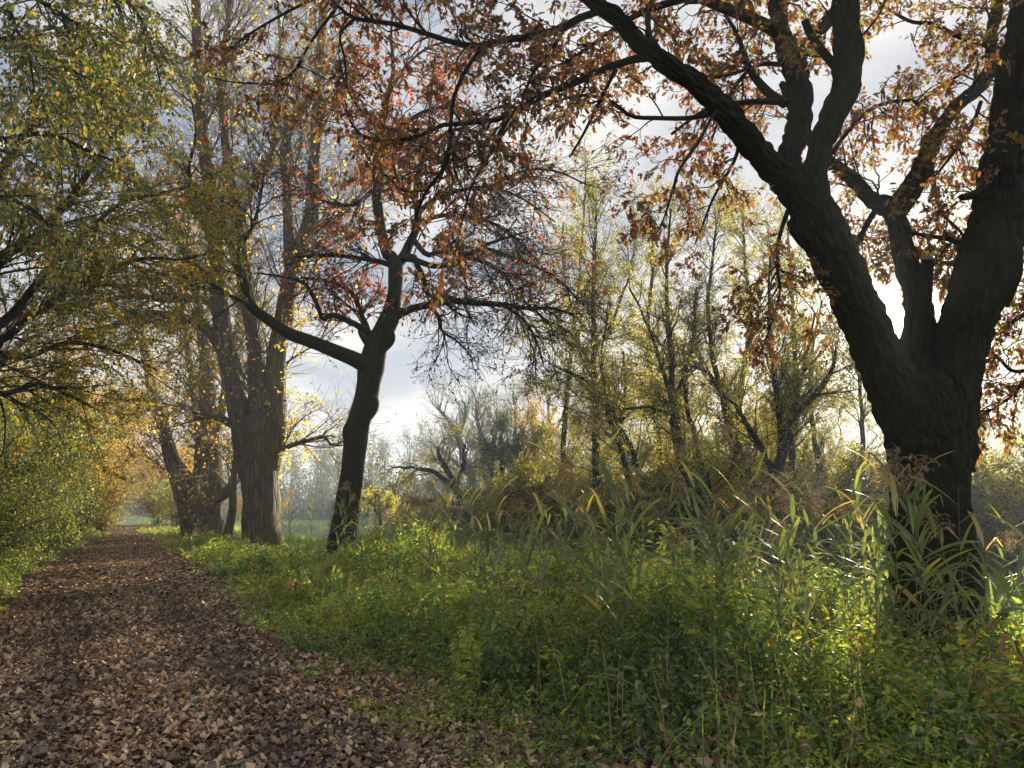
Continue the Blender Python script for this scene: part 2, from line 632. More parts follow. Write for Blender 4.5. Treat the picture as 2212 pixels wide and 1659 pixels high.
M_REED = leaf_mat('reed_leaf', [(0, (.05, .075, .03)), (.45, (.11, .15, .045)), (.72, (.20, .22, .06)), (1, (.44, .31, .09))], trans=.5, gloss=.07, rough=.4)
M_REEDSTEM = leaf_mat('reed_stem', [(0, (.06, .06, .03)), (1, (.35, .28, .15))], trans=.1)
M_PLUME = leaf_mat('reed_plume', [(0, (.14, .09, .055)), (1, (.38, .28, .18))], trans=.4)
M_GRASS = leaf_mat('grass_blade', [(0, (.05, .085, .015)), (.6, (.12, .20, .025)), (.85, (.24, .24, .07)), (1, (.36, .29, .14))], trans=.5)
M_LITTER = leaf_mat('fallen_leaf', [(0, (.035, .016, .008)), (.32, (.14, .070, .030)), (.6, (.33, .195, .095)), (.87, (.64, .46, .26)), (.985, (.46, .30, .20)), (1, (.5, .22, .03))], trans=.15, gloss=.10, rough=.5, tgain=1.0)


# ------------------------------------------------------------------ setting: ground, path, water
def warp(lo, hi, step, far, k):
    inner = np.arange(lo, hi + 1e-6, step)
    o = [step]
    a = []
    x = 0
    while x < far:
        o.append(o[-1] * k)
        x += o[-1]
        a.append(x)
    a = np.array(a)
    return np.concatenate([lo - a[::-1], inner, hi + a])


gx = warp(-30, 30, 0.35, 340, 1.16)
gy = warp(-6, 75, 0.35, 330, 1.16)
GX, GY = np.meshgrid(gx, gy, indexing='xy')
GZ = ground(GX, GY)
nI, nJ = GX.shape
ii = np.arange(nI * nJ).reshape(nI, nJ)
gq = np.stack([ii[:-1, :-1], ii[:-1, 1:], ii[1:, 1:], ii[1:, :-1]], -1).reshape(-1, 4)
gs, gt = st_of(GX, GY)
green = np.maximum(smooth(gt, 4.0, 7) * 0.95, np.maximum(0.8 * smooth(-gt, 3.8, 5.5), smooth(gs, 46, 54)))
m, t_, out = new_mat('soil_and_turf')
b = t_.nodes.new('ShaderNodeBsdfPrincipled')
b.inputs['Roughness'].default_value = 0.95
geo = t_.nodes.new('ShaderNodeNewGeometry')
no = t_.nodes.new('ShaderNodeTexNoise')
no.inputs['Scale'].default_value = 1.3
no.inputs['Detail'].default_value = 9
no.inputs['Roughness'].default_value = 0.7
t_.links.new(geo.outputs['Position'], no.inputs['Vector'])
soil = ramp(t_, no.outputs['Fac'], [(0.35, (.025, .018, .012)), (0.65, (.075, .055, .035))])
turf = ramp(t_, no.outputs['Fac'], [(0.3, (.035, .07, .012)), (0.55, (.07, .14, .02)), (0.75, (.12, .17, .035))])
aa = t_.nodes.new('ShaderNodeAttribute')
aa.attribute_name = 'green'
mx = t_.nodes.new('ShaderNodeMix')
mx.data_type = 'RGBA'
t_.links.new(aa.outputs['Fac'], mx.inputs[0])
t_.links.new(soil, mx.inputs[6])
t_.links.new(turf, mx.inputs[7])
t_.links.new(mx.outputs[2], b.inputs['Base Color'])
bp = t_.nodes.new('ShaderNodeBump')
bp.inputs['Distance'].default_value = 0.08
n3 = t_.nodes.new('ShaderNodeTexNoise')
n3.inputs['Scale'].default_value = 14
n3.inputs['Detail'].default_value = 6
t_.links.new(geo.outputs['Position'], n3.inputs['Vector'])
t_.links.new(n3.outputs['Fac'], bp.inputs['Height'])
t_.links.new(bp.outputs[0], b.inputs['Normal'])
t_.links.new(b.outputs[0], out.inputs[0])
go = mesh_obj('ground', np.stack([GX, GY, GZ], -1).reshape(-1, 3), gq, m, attrs={'green': green.ravel()}, shade=True)
tag(go, 'dark soil and turf of the river bank', kind='structure')

# path: a strip 6 mm above the soil, bending left far off
ss = np.arange(-14, 66, 0.5)
bend = -shift(ss)
tt_ = np.linspace(-3.5, 0.0, 8)
S_, T_ = np.meshgrid(ss, tt_, indexing='ij')
T_ = T_ * (1 - .22 * smooth(S_, 15, 40)) - bend[:, None] + (np.sin(S_ * 1.9) * .08 + np.sin(S_ * .7 + 1) * .12) * ((T_ > -0.1) * 1.0 - (T_ < -3.4) * 1.0)
PX, PY = xy_of(S_, T_)
PZ = np.maximum(ground(PX, PY), 0) + 0.008
k_ = np.arange(S_.size).reshape(S_.shape)
pq = np.stack([k_[:-1, :-1], k_[:-1, 1:], k_[1:, 1:], k_[1:, :-1]], -1).reshape(-1, 4)
m, t_, out = new_mat('worn_asphalt')
b = t_.nodes.new('ShaderNodeBsdfPrincipled')
b.inputs['Roughness'].default_value = 0.7
geo = t_.nodes.new('ShaderNodeNewGeometry')
no = t_.nodes.new('ShaderNodeTexNoise')
no.inputs['Scale'].default_value = 22
no.inputs['Detail'].default_value = 8
t_.links.new(geo.outputs['Position'], no.inputs['Vector'])
t_.links.new(ramp(t_, no.outputs['Fac'], [(0.3, (.022, .021, .02)), (0.7, (.06, .055, .05))]), b.inputs['Base Color'])
bp = t_.nodes.new('ShaderNodeBump')
bp.inputs['Distance'].default_value = 0.01
n3 = t_.nodes.new('ShaderNodeTexNoise')
n3.inputs['Scale'].default_value = 160
t_.links.new(geo.outputs['Position'], n3.inputs['Vector'])
t_.links.new(n3.outputs['Fac'], bp.inputs['Height'])
t_.links.new(bp.outputs[0], b.inputs['Normal'])
t_.links.new(b.outputs[0], out.inputs[0])
po = mesh_obj('path', np.stack([PX, PY, PZ], -1).reshape(-1, 3), pq, m, shade=True)
tag(po, 'dark asphalt path under the leaves', kind='structure')

# river surface
wc = catmull([(*p, 0, 0) for p in RIV], 90)[:, :2]
wt = nz(np.gradient(wc, axis=0))
wn = np.stack([wt[:, 1], -wt[:, 0]], -1)
WV = np.concatenate([np.c_[wc - wn * 7, np.full(90, -1.45)], np.c_[wc + wn * 7, np.full(90, -1.45)]])
wq = np.array([(i, i + 90, i + 91, i + 1) for i in range(89)])
m, t_, out = new_mat('still_water')
b = t_.nodes.new('ShaderNodeBsdfPrincipled')
b.inputs['Base Color'].default_value = (.02, .025, .02, 1)
b.inputs['Roughness'].default_value = 0.06
geo = t_.nodes.new('ShaderNodeNewGeometry')
no = t_.nodes.new('ShaderNodeTexNoise')
no.inputs['Scale'].default_value = 2.5
t_.links.new(geo.outputs['Position'], no.inputs['Vector'])
bp = t_.nodes.new('ShaderNodeBump')
bp.inputs['Distance'].default_value = 0.02
bp.inputs['Strength'].default_value = 0.3
t_.links.new(no.outputs['Fac'], bp.inputs['Height'])
t_.links.new(bp.outputs[0], b.inputs['Normal'])
t_.links.new(b.outputs[0], out.inputs[0])
tag(mesh_obj('river_water', WV, wq, m), 'still dark river water between grassy banks', kind='structure')


# ------------------------------------------------------------------ tree assembly
class Tree:
    def __init__(self, name, label, cat, base, group=None):
        self.e = thing(name, label, cat, base, group)
        self.base = base

    def trunk(self, limbs, mat, S=16, lump=0.05, name='trunk', ridge=False):
        Vs, Fs, Bs, n = [], [], [], 0
        for P, R in limbs:
            V, Fq, B = ridged_tube(P, R, S) if (ridge and R.max() > .09) else tubes(P, R, min(S, 26), lump=lump)
            Vs.append(V)
            Fs.append(Fq + n)
            Bs.append(B)
            n += len(V)
        return mesh_obj(name, np.vstack(Vs), np.vstack(Fs), mat, self.e, {'bark': np.vstack(Bs)}, shade=True)

    def branches(self, sets, mat, name='branches'):
        Vs, Fs, Bs, n = [], [], [], 0
        for (P, R), S in sets:
            if len(P) == 0:
                continue
            V, Fq, B = tubes(P, R, S)
            Vs.append(V)
            Fs.append(Fq + n)
            Bs.append(B)
            n += len(V)
        return mesh_obj(name, np.vstack(Vs), np.vstack(Fs), mat, self.e, {'bark': np.vstack(Bs)}, shade=True)

    def foliage(self, bag, mat, name='foliage'):
        return bag.build(name, mat, self.e)


def copy_thing(src, loc, rz=0.0, sc=1.0, label=None):
    c = src.copy()
    scene.collection.objects.link(c)
    c.location = [float(v) for v in loc]
    c.rotation_euler = (0, 0, rz)
    c.scale = (sc, sc, sc)
    if label:
        c['label'] = label
    for ch in src.children:
        d = ch.copy()
        scene.collection.objects.link(d)
        d.parent = c
    return c


def gz(x, y):
    return float(ground(np.array([x]), np.array([y]))[0])


def clip_view(pos, *arrs, margin=1.25):
    """keep points that could be seen from near the camera"""
    d = pos[:, 1] * cos(PITCH) + (pos[:, 2] - CAMH) * sin(PITCH)
    ok = (d > 0.6) & (np.abs(pos[:, 0]) < (CX / FPX) * margin * d + 1.2)
    return [a[ok] for a in (pos,) + arrs]


# ------------------------------------------------------------------ big oak on the right
seed(5)
YO = 7.8
base = at(2025, 1432, YO)
oak = Tree('oak_tree', 'massive dark forked oak among the reeds on the right, the sun behind it', 'tree', (base[0], base[1], gz(base[0], base[1])))
main = limb([(2032, 1500, 235), (2026, 1425, 205), (2020, 1300, 178), (2014, 1180, 160), (2010, 1060, 150), (2006, 960, 165), (2000, 880, 150, 7.75), (1990, 800, 90, 7.7)], YO, 220)
A = limb([(2040, 1010, 90, 7.85), (1985, 930, 135, 7.8), (1932, 836, 116, 7.7), (1885, 727, 98, 7.6), (1835, 620, 92, 7.5), (1783, 518, 90, 7.4), (1745, 445, 82, 7.3), (1712, 400, 72, 7.25), (1672, 362, 58, 7.2), (1632, 319, 52, 7.1), (1566, 244, 48, 6.9), (1491, 173, 42, 6.7), (1411, 117, 38, 6.4), (1369, 84, 36, 6.3), (1332, 38, 32, 6.2), (1294, 14, 29, 6.1), (1250, -14, 25, 6.0), (1180, -50, 20, 5.9), (1080, -80, 12, 5.7)], YO, 320)
A2 = limb([(1735, 425, 60, 7.35), (1706, 347, 46, 7.5), (1725, 281, 46, 7.65), (1727, 211, 49, 7.7), (1716, 140, 52, 7.8), (1693, 84, 38, 7.9), (1679, 23, 36, 8.0), (1683, -30, 34, 8.0), (1690, -120, 28, 8.1)], YO, 50)
A2r = limb([(1716, 150, 34, 7.8), (1740, 105, 28, 7.85), (1782, 52, 29, 8.0), (1819, 9, 26, 8.1), (1850, -50, 22, 8.3)], YO, 24)
A2l = limb([(1695, 85, 28, 7.9), (1665, 61, 28, 7.8), (1613, 37, 27, 7.6), (1557, 14, 25, 7.4), (1500, -10, 22, 7.2), (1400, -50, 15, 6.9)], YO, 30)
A3 = limb([(1765, 470, 62, 7.3), (1758, 398, 56, 7.2), (1768, 328, 54, 7.1), (1796, 258, 56, 7.0), (1824, 188, 58, 6.95), (1833, 117, 54, 6.9), (1831, 47, 53, 6.85), (1822, -30, 50, 6.8), (1810, -140, 42, 6.8)], YO, 50)
SN = limb([(1818, 185, 22, 6.98), (1808, 150, 20, 6.9), (1777, 112, 19, 6.8), (1752, 75, 17, 6.75), (1738, 42, 15, 6.7)], YO, 20)
Bc = limb([(1995, 860, 80, 7.85), (1988, 769, 78, 8.0), (1986, 690, 64, 8.1), (1978, 620, 52, 8.2), (1957, 560, 45, 8.3), (1941, 492, 44, 8.4), (1927, 452, 46, 8.5), (1905, 442, 38, 8.6), (1885, 434, 33, 8.7), (1852, 398, 31, 8.8), (1819, 370, 30, 8.9), (1785, 345, 28, 9.0), (1730, 270, 22, 9.2), (1690, 180, 16, 9.4)], YO, 60)
Bs = limb([(1988, 760, 40, 7.9), (1992, 690, 36, 7.9), (1998, 620, 30, 7.85), (2003, 562, 27, 7.8)], YO, 18)
Br = limb([(1930, 470, 40, 8.45), (1960, 422, 44, 8.5), (1982, 380, 40, 8.5), (2002, 338, 37, 8.6), (2035, 267, 31, 8.7), (2077, 220, 29, 8.8), (2119, 183, 29, 8.9), (2140, 140, 27, 9.0), (2140, 80, 24, 9.0), (2152, 20, 22, 9.1), (2160, -60, 18, 9.2)], YO, 50)
C = limb([(2035, 1010, 110, 7.85), (2045, 930, 120, 7.8), (2058, 836, 108, 7.75), (2080, 727, 108, 7.7), (2108, 640, 112, 7.6), (2142, 550, 116, 7.5), (2160, 470, 104, 7.45), (2176, 375, 98, 7.4), (2196, 234, 96, 7.3), (2222, 94, 98, 7.2), (2238, -20, 95, 7.1), (2260, -150, 85, 7.0), (2300, -300, 70, 7)], YO, 260)
roots = []
for px, dyp in ((1925, 1475), (2110, 1490), (2060, 1520), (1975, 1510)):
    roots.append(limb([(2022 + (px - 2022) * .25, 1290, 80, 7.7), (2022 + (px - 2022) * .7, 1390, 70, 7.65), (px, dyp, 50, 7.55)], YO, 14))
knot = limb([(1960, 850, 12, 7.7), (1955, 885, 54, 7.68), (1957, 915, 60, 7.68), (1975, 960, 40, 7.7), (1985, 1000, 10, 7.7)], YO, 8)
knot2 = limb([(2068, 1050, 12, 7.75), (2076, 1000, 44, 7.72), (2082, 965, 50, 7.72), (2066, 915, 30, 7.72), (2060, 880, 10, 7.7)], YO, 8)
knot3 = limb([(1730, 440, 12, 7.35), (1732, 475, 50, 7.35), (1738, 500, 56, 7.35), (1765, 535, 40, 7.4), (1785, 570, 12, 7.4)], YO, 8)
knot4 = limb([(2175, 560, 60, 7.5), (2182, 600, 40, 7.5), (2160, 660, 30, 7.6)], YO, 8)
lump_set = [main, A, A2, A2r, A2l, A3, Bc, Br, C] + roots + [knot, knot2, knot3, knot4]
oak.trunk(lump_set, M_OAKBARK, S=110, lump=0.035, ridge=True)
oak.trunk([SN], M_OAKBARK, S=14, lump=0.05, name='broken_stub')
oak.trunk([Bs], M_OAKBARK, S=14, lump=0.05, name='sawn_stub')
# pale cut end of the stub
V, Fq, Bk = tubes(*limb([(2003, 562, 27, 7.79), (2003.2, 560, 26, 7.78), (2003.3, 559.8, 2, 7.778)], YO, 5), S=14)
mesh_obj('cut_end', V, Fq, twig_mat('cut_wood', (.16, .15, .08)), oak.e, {'bark': Bk})
# traced boughs
traced = [
    limb([(1380, 95, 20, 6.3), (1296, 25, 18, 6.2), (1222, 58, 17, 6.2), (1188, 69, 17), (1138, 81, 16), (1097, 85, 15), (1042, 100, 14), (988, 94, 12), (922, 73, 11), (842, 50, 10), (767, 40, 9), (730, 12, 7), (705, -20, 5)], (6.3, 6.3), 60),
    limb([(1042, 100, 10), (1005, 154, 9), (980, 212, 9), (974, 271, 8), (972, 321, 8), (955, 367, 8), (922, 412, 8), (905, 450, 7), (892, 500, 5), (880, 545, 3)], (6.3, 6.9), 40),
    limb([(767, 40, 8), (735, 75, 6), (745, 130, 5), (748, 190, 4)], (6.3, 6.6), 20),
    limb([(730, 12, 7), (667, 98, 6), (642, 146, 6), (598, 179, 5), (540, 180, 4), (489, 175, 3), (450, 165, 2)], (6.3, 6.9), 36),
    limb([(1420, 122, 20, 6.45), (1374, 127, 18), (1303, 150, 17), (1251, 175, 16), (1188, 200, 15), (1138, 225, 14), (1105, 246, 13), (1055, 262, 11), (951, 271, 10), (913, 292, 9), (851, 304, 8), (788, 298, 7), (755, 258, 5), (745, 215, 3)], (6.5, 7.0), 60),
    limb([(974, 271, 6), (978, 330, 6), (984, 375, 5), (1001, 410, 4), (1015, 450, 3)], (6.8, 7.1), 24),
    limb([(972, 321, 5), (1000, 345, 5), (1055, 300, 4), (1088, 262, 4)], (6.8, 6.8), 18),
    limb([(922, 412, 5), (872, 412, 4), (838, 383, 4), (800, 350, 3), (770, 300, 3)], (6.9, 7.2), 24),
    limb([(1546, 225, 13), (1538, 244, 12), (1491, 255, 11), (1421, 255, 10), (1364, 251, 9), (1327, 225, 8), (1271, 206, 7), (1215, 215, 5), (1160, 240, 3)], (6.85, 7.2), 40),
    limb([(1548, 240, 9), (1538, 253, 8), (1510, 305, 8), (1468, 366, 7), (1453, 412, 6), (1435, 469, 4), (1415, 510, 3)], (6.8, 6.5), 30),
    limb([(1702, 455, 11), (1683, 516, 9), (1680, 586, 8), (1684, 633, 6), (1665, 703, 5), (1640, 770, 3)], (7.3, 7.1), 30),
    limb([(1697, 220, 16), (1632, 220, 14), (1580, 225, 11), (1520, 240, 9), (1450, 290, 6)], (7.7, 7.9), 30),
    limb([(1697, 225, 22), (1660, 200, 20), (1622, 155, 16), (1608, 117, 12), (1590, 70, 9), (1560, 20, 7), (1540, -20, 5)], (7.7, 8.2), 30),
    limb([(1705, 140, 12), (1640, 140, 10), (1600, 170, 8), (1560, 240, 6), (1535, 310, 4)], (7.8, 8.2), 24),
    limb([(1640, 140, 8), (1560, 165, 8), (1500, 160, 7), (1440, 130, 6), (1380, 160, 4)], (7.8, 8.2), 24),
    limb([(1600, 300, 9), (1585, 350, 8), (1545, 420, 6), (1520, 480, 5), (1500, 530, 3)], (7.1, 7.4), 24),
    limb([(1800, 330, 10), (1819, 300, 9), (1866, 248, 9), (1913, 223, 8), (1969, 218, 8), (2007, 244, 8), (2030, 262, 9)], (7.2, 8.6), 40),
    limb([(2140, 105, 12), (2129, 98, 12), (2072, 80, 10), (2016, 52, 9), (1969, 47, 8), (1920, 20, 6), (1880, -10, 4)], (9.0, 8.6), 30),
    limb([(2110, 110, 8), (2085, 150, 7), (2010, 205, 5), (1960, 240, 4)], (9, 8.8), 20),
    limb([(2125, 412, 20), (2100, 422, 18), (2077, 427, 14)], (7.45, 7.3), 10),
    limb([(2100, 535, 11), (2087, 530, 10), (2044, 516, 10), (1960, 502, 8)], (7.6, 8.2), 20),
    limb([(2010, 345, 10), (2020, 410, 8), (2035, 460, 7), (2070, 495, 6), (2090, 520, 5)], (8.6, 8.3), 20),
    limb([(2119, 220, 9), (2100, 270, 8), (2060, 330, 7), (2020, 380, 5)], (8.6, 8.3), 20),
    limb([(2165, 480, 36, 7.5), (2215, 510, 30, 7.6), (2255, 600, 24, 7.8), (2250, 720, 16, 8.0), (2225, 800, 11, 8.15), (2190, 850, 8, 8.3), (2150, 880, 6, 8.4), (2120, 900, 4, 8.5)], YO, 40),
    limb([(2255, 600, 20, 7.8), (2275, 625, 16, 8.1), (2240, 660, 12, 8.5), (2180, 700, 9, 8.9), (2130, 740, 6, 9.2)], YO, 30),
    limb([(2225, 800, 9), (2185, 800, 8), (2150, 770, 6), (2120, 790, 4)], (8.3, 8.6), 20),
    limb([(2140, 550, 20, 7.55), (2100, 560, 14, 8.2), (2060, 570, 12, 8.8), (2010, 560, 8, 9.3), (1960, 530, 6, 9.7), (1920, 520, 4, 10)], YO, 24),
    limb([(1900, 440, 14), (1870, 490, 12), (1850, 540, 9), (1850, 590, 6)], (8.8, 9.6), 24),
    limb([(1500, -10, 20), (1380, 30, 14), (1290, 90, 10), (1230, 130, 7), (1180, 150, 4)], (7.2, 7.8), 30),
    limb([(1180, -50, 14), (1000, -60, 11), (850, -40, 9), (700, -10, 7), (560, 60, 5), (480, 120, 3)], (5.9, 7.2), 40),
    limb([(1222, 58, 9), (1190, 110, 8), (1150, 160, 7), (1120, 240, 6), (1060, 330, 4), (1030, 380, 3)], (6.3, 7.4), 30),
    limb([(1330, 150, 9), (1300, 210, 8), (1260, 290, 6), (1230, 340, 4)], (6.5, 7.2), 24),
    limb([(1411, 117, 14), (1400, 40, 12), (1420, -30, 10)], (6.4, 6.8), 12),
    limb([(922, 73, 7), (880, 20, 5), (860, -30, 4)], (6.2, 6.2), 12),
    limb([(1105, 246, 8), (1060, 330, 7), (1020, 400, 5), (1000, 470, 4), (990, 520, 3)], (6.7, 7.4), 24),
]
big = [(P, R) for P, R in traced]


def grp(lst, K=24):
    P = np.concatenate([catmull(p[0], K)[None] if p[0].shape[0] != K else p for p, r in lst])
    R = np.concatenate([np.interp(np.linspace(0, 1, K), np.linspace(0, 1, r.shape[1]), r[0])[None] for p, r in lst])
    return P, R


G0 = grp(big)
G0b = grp([A2, A2r, A2l, A3, Bc, Br, C])
# small boughs off the heavy limbs (their upper halves), then off the traced boughs
L1a = spawn(G0b, 5.2, t=(.5, 1), ang=(.6, 1.2), L=(.6, 1.6), rr=.25, rmax=.014, wig=.22, K=9, up=.1)
L1 = spawn(G0, 8.5, t=(.12, 1), ang=(.5, 1.15), L=(.35, .95), rr=.5, rmin=.003, rmax=.009, wig=.25, K=7, up=-.05)
GR = grp(traced[23:29])
LR = spawn(GR, 16, t=(.2, 1), ang=(.5, 1.1), L=(.3, .9), rr=.5, rmin=.003, rmax=.008, wig=.25, K=7, up=-.3)
L1 = (np.concatenate([L1[0], LR[0]]), np.concatenate([L1[1], LR[1]]))
L2 = spawn(L1, 10, t=(.2, 1), ang=(.5, 1.1), L=(.15, .5), rr=.6, rmin=.0022, wig=.28, K=5, up=-.05)
L2a = spawn(L1a, 9, t=(.25, 1), ang=(.5, 1.1), L=(.2, .6), rr=.6, rmin=.0022, wig=.28, K=5, up=-.05)
L3 = spawn(L2a, 7.0, t=(.3, 1), ang=(.5, 1.1), L=(.15, .35), rr=.6, rmin=.002, wig=.28, K=4)
oak.branches([(G0, 8), (L1a, 6), (L1, 5), (L2, 3), (L2a, 3), (L3, 3)], M_OAKBARK)
bag = Bag()
vox = {}
for g, dens in ((L2, 84), (L2a, 64), (L3, 84), (L1, 28)):
    pos, ax = along(g, dens, t=(.35, 1), spread=.025)
    keep = rng.uniform(0, 1, len(pos)) < 1 - .6 * smooth(-pos[:, 0], 1.2, 2.8)
    pos, ax = pos[keep], ax[keep]
    pos, ax = clip_view(pos, ax)
    dd = nz(pos - np.array([0, 0, CAMH]))
    op = (dd @ np.array(SUNDIR)) < cos(radians(1.1))
    pos, ax = pos[op], ax[op]
    kq = [tuple(v) for v in np.floor(pos / .3).astype(int)]
    kp = np.ones(len(pos), bool)
    for i_, v_ in enumerate(kq):
        vox[v_] = vox.get(v_, 0) + 1
        kp[i_] = vox[v_] <= 42
    pos, ax = pos[kp], ax[kp]
    # warmer and more rust-red low down and to the left, greener overhead
    tn = np.clip(rng.beta(1.6, 1.8, len(pos)) + 0.12 * (pos[:, 0] > 2.5), 0, 1)
    bag.add(*leaves(pos, ax, rng.uniform(.038, .095, len(pos)), OAK, jit=.8, droop=.5, tint=tn))
oak.foliage(bag, M_REDLEAF)
print('oak leaves', bag.n // 24, 'twigs', len(L1[0]), len(L2[0]), len(L2a[0]), len(L3[0]))

# ------------------------------------------------------------------ slim oak in the middle
seed(21)
YC = 19.3
base = at(738, 1225, YC)
o2 = Tree('oak_tree', 'slim crooked oak left of the gap of open sky, rust leaves at its top', 'tree', (base[0], base[1], gz(base[0], base[1])))
T0 = limb([(733, 1275, 92), (736, 1225, 76), (738, 1180, 64), (742, 1141, 57), (753, 1073, 51), (763, 1005, 49), (769, 938, 54), (777, 905, 50), (789, 870, 52), (797, 830, 50), (801, 800, 56), (806, 770, 52), (815, 740, 46), (828, 715, 44), (840, 690, 44), (847, 670, 38), (853, 630, 32), (855, 590, 33), (854, 560, 30)], YC, 90)
Lm = limb([(800, 800, 42), (778, 782, 36), (731, 762, 31), (690, 745, 28), (663, 735, 27), (625, 720, 25), (583, 693, 23), (538, 656, 21), (521, 602, 18), (505, 550, 16), (489, 510, 14), (465, 475, 12), (448, 445, 11), (419, 419, 9), (408, 365, 8), (423, 292, 6), (415, 220, 4)], (19.3, 16.5), 80)
kn = [limb([(788, 835, 10), (799, 860, 34), (801, 880, 36), (792, 905, 20), (788, 920, 8)], 19.2, 14), limb([(832, 695, 10), (838, 718, 26), (840, 735, 26), (822, 757, 22), (812, 775, 8)], 19.2, 14),
      limb([(775, 700, 4), (780, 720, 12), (800, 745, 22)], 19.2, 8), limb([(768, 895, 10), (758, 925, 32), (757, 942, 32), (762, 970, 24), (766, 990, 8)], 19.2, 14),
      limb([(722, 1200, 40), (708, 1232, 34), (700, 1262, 20)], 19.1, 8), limb([(755, 1195, 30), (770, 1230, 28), (780, 1262, 18)], 19.1, 8)]
ul = limb([(855, 575, 28), (846, 555, 26), (834, 542, 24), (817, 458, 22), (813, 375, 21), (822, 312, 17), (826, 267, 15), (838, 208, 12), (850, 150, 9), (845, 80, 6), (850, 0, 4)], YC, 50)
ur = limb([(855, 575, 26), (872, 554, 23), (885, 525, 20), (897, 500, 18), (903, 458, 16), (897, 430, 14), (905, 370, 11), (925, 300, 8), (930, 220, 6), (940, 120, 4)], (19.3, 19.9), 40)
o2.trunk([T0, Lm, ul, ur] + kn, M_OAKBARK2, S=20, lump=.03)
b2 = [
    limb([(845, 690, 22), (872, 675, 18), (900, 664, 17), (930, 658, 16), (972, 650, 15), (1022, 654, 14), (1084, 658, 12), (1147, 667, 9), (1190, 665, 7), (1240, 680, 4)], (19.3, 18.2), 50),
    limb([(862, 565, 15), (892, 554, 14), (902, 575, 13), (913, 596, 12), (918, 620, 12), (926, 637, 11), (945, 640, 9), (975, 642, 8), (1000, 655, 6), (1020, 690, 4)], (19.3, 18.5), 40),
    limb([(862, 560, 16), (890, 560, 14), (938, 575, 12), (980, 567, 11), (1042, 533, 8), (1090, 515, 6), (1140, 500, 4)], (19.3, 18.0), 40),
    limb([(895, 520, 13), (922, 550, 12), (950, 544, 11), (980, 546, 11), (1022, 558, 10), (1063, 575, 9), (1097, 604, 7), (1117, 637, 6), (1150, 665, 5), (1190, 700, 3)], (19.5, 18), 40),
    limb([(930, 658, 9), (950, 690, 8), (955, 715, 6), (985, 735, 5), (1010, 760, 3)], (19.0, 18.5), 24),
    limb([(805, 745, 17), (800, 722, 15), (788, 712, 15), (770, 702, 14), (745, 690, 13), (715, 680, 12), (697, 690, 10), (688, 665, 10), (672, 632, 9), (655, 610, 8), (620, 600, 6), (560, 590, 4)], (19.3, 18.6), 50),
    limb([(800, 730, 14), (790, 700, 12), (780, 680, 12), (770, 650, 11), (755, 628, 10), (730, 614, 9), (700, 605, 8), (650, 600, 5)], (19.3, 20.0), 40),
    limb([(850, 575, 14), (820, 565, 12), (790, 560, 10), (740, 553, 9), (690, 552, 8), (640, 555, 5)], (19.3, 19), 30),
    limb([(905, 458, 12), (940, 430, 10), (1000, 410, 9), (1060, 405, 7), (1130, 430, 5), (1200, 480, 3)], (19.6, 18.5), 40),
    limb([(900, 480, 12), (960, 465, 10), (1020, 470, 9), (1080, 490, 7), (1140, 540, 5), (1190, 600, 3)], (19.6, 18.2), 40),
    limb([(815, 400, 11), (770, 440, 9), (720, 440, 8), (690, 430, 6), (660, 420, 4)], (19.3, 18.5), 30),
    limb([(822, 312, 10), (870, 270, 9), (920, 240, 8), (980, 230, 6), (1040, 250, 4)], (19.3, 19), 30),
    limb([(826, 290, 9), (780, 240, 8), (750, 190, 6), (730, 130, 4)], (19.3, 19), 24),
    limb([(915, 330, 9), (960, 290, 8), (1010, 280, 7), (1080, 310, 5), (1140, 350, 3)], (19.7, 19.3), 30),
    limb([(840, 200, 8), (880, 140, 6), (930, 100, 5), (980, 90, 3)], (19.3, 19.5), 24),
    limb([(897, 430, 10), (860, 390, 8), (850, 330, 6), (870, 260, 4)], (19.8, 20.5), 24),
    limb([(538, 656, 10), (500, 640, 8), (450, 610, 7), (400, 600, 5), (350, 590, 3)], (17.9, 17), 30),
    limb([(505, 550, 9), (540, 500, 8), (560, 440, 6), (570, 380, 4)], (17.3, 17), 30),
    limb([(1084, 658, 8), (1130, 690, 7), (1160, 740, 5), (1175, 790, 3)], (18.5, 18.2), 24),
    limb([(1042, 533, 7), (1120, 560, 6), (1200, 600, 5), (1260, 660, 3)], (18.3, 17.6), 30),
    limb([(1060, 405, 7), (1130, 370, 6), (1200, 370, 5), (1270, 400, 3)], (19, 18), 30),
]
H0 = grp(b2)
H0b = grp([ul, ur, Lm])
seed(22)
H1 = spawn(H0, 6.0, t=(.12, 1), ang=(.4, 1.0), L=(.9, 2.2), rr=.55, rmin=.007, rmax=.022, wig=.2, K=8, up=-.15)
H1b = spawn(H0b, 3.6, t=(.35, 1), ang=(.5, 1.0), L=(.9, 2.2), rr=.4, rmin=.007, rmax=.022, wig=.2, K=8, up=.2)
H2 = spawn(H1, 6.5, t=(.15, 1), ang=(.4, 1.0), L=(.5, 1.3), rr=.6, rmin=.0055, wig=.24, K=6, up=-.2)
H2b = spawn(H1b, 5, t=(.15, 1), ang=(.4, 1.0), L=(.5, 1.2), rr=.6, rmin=.0055, wig=.24, K=6, up=.0)
H3 = spawn(H2, 6.0, t=(.2, 1), ang=(.4, .9), L=(.25, .7), rr=.7, rmin=.004, wig=.25, K=5, up=-.2)
H3b = spawn(H2b, 4, t=(.2, 1), ang=(.4, .9), L=(.25, .6), rr=.7, rmin=.004, wig=.25, K=5)
o2.branches([(H0, 8), (H1, 5), (H1b, 5), (H2, 4), (H2b, 4), (H3, 3), (H3b, 3)], M_OAKBARK2)
bag = Bag()
bagd = Bag()
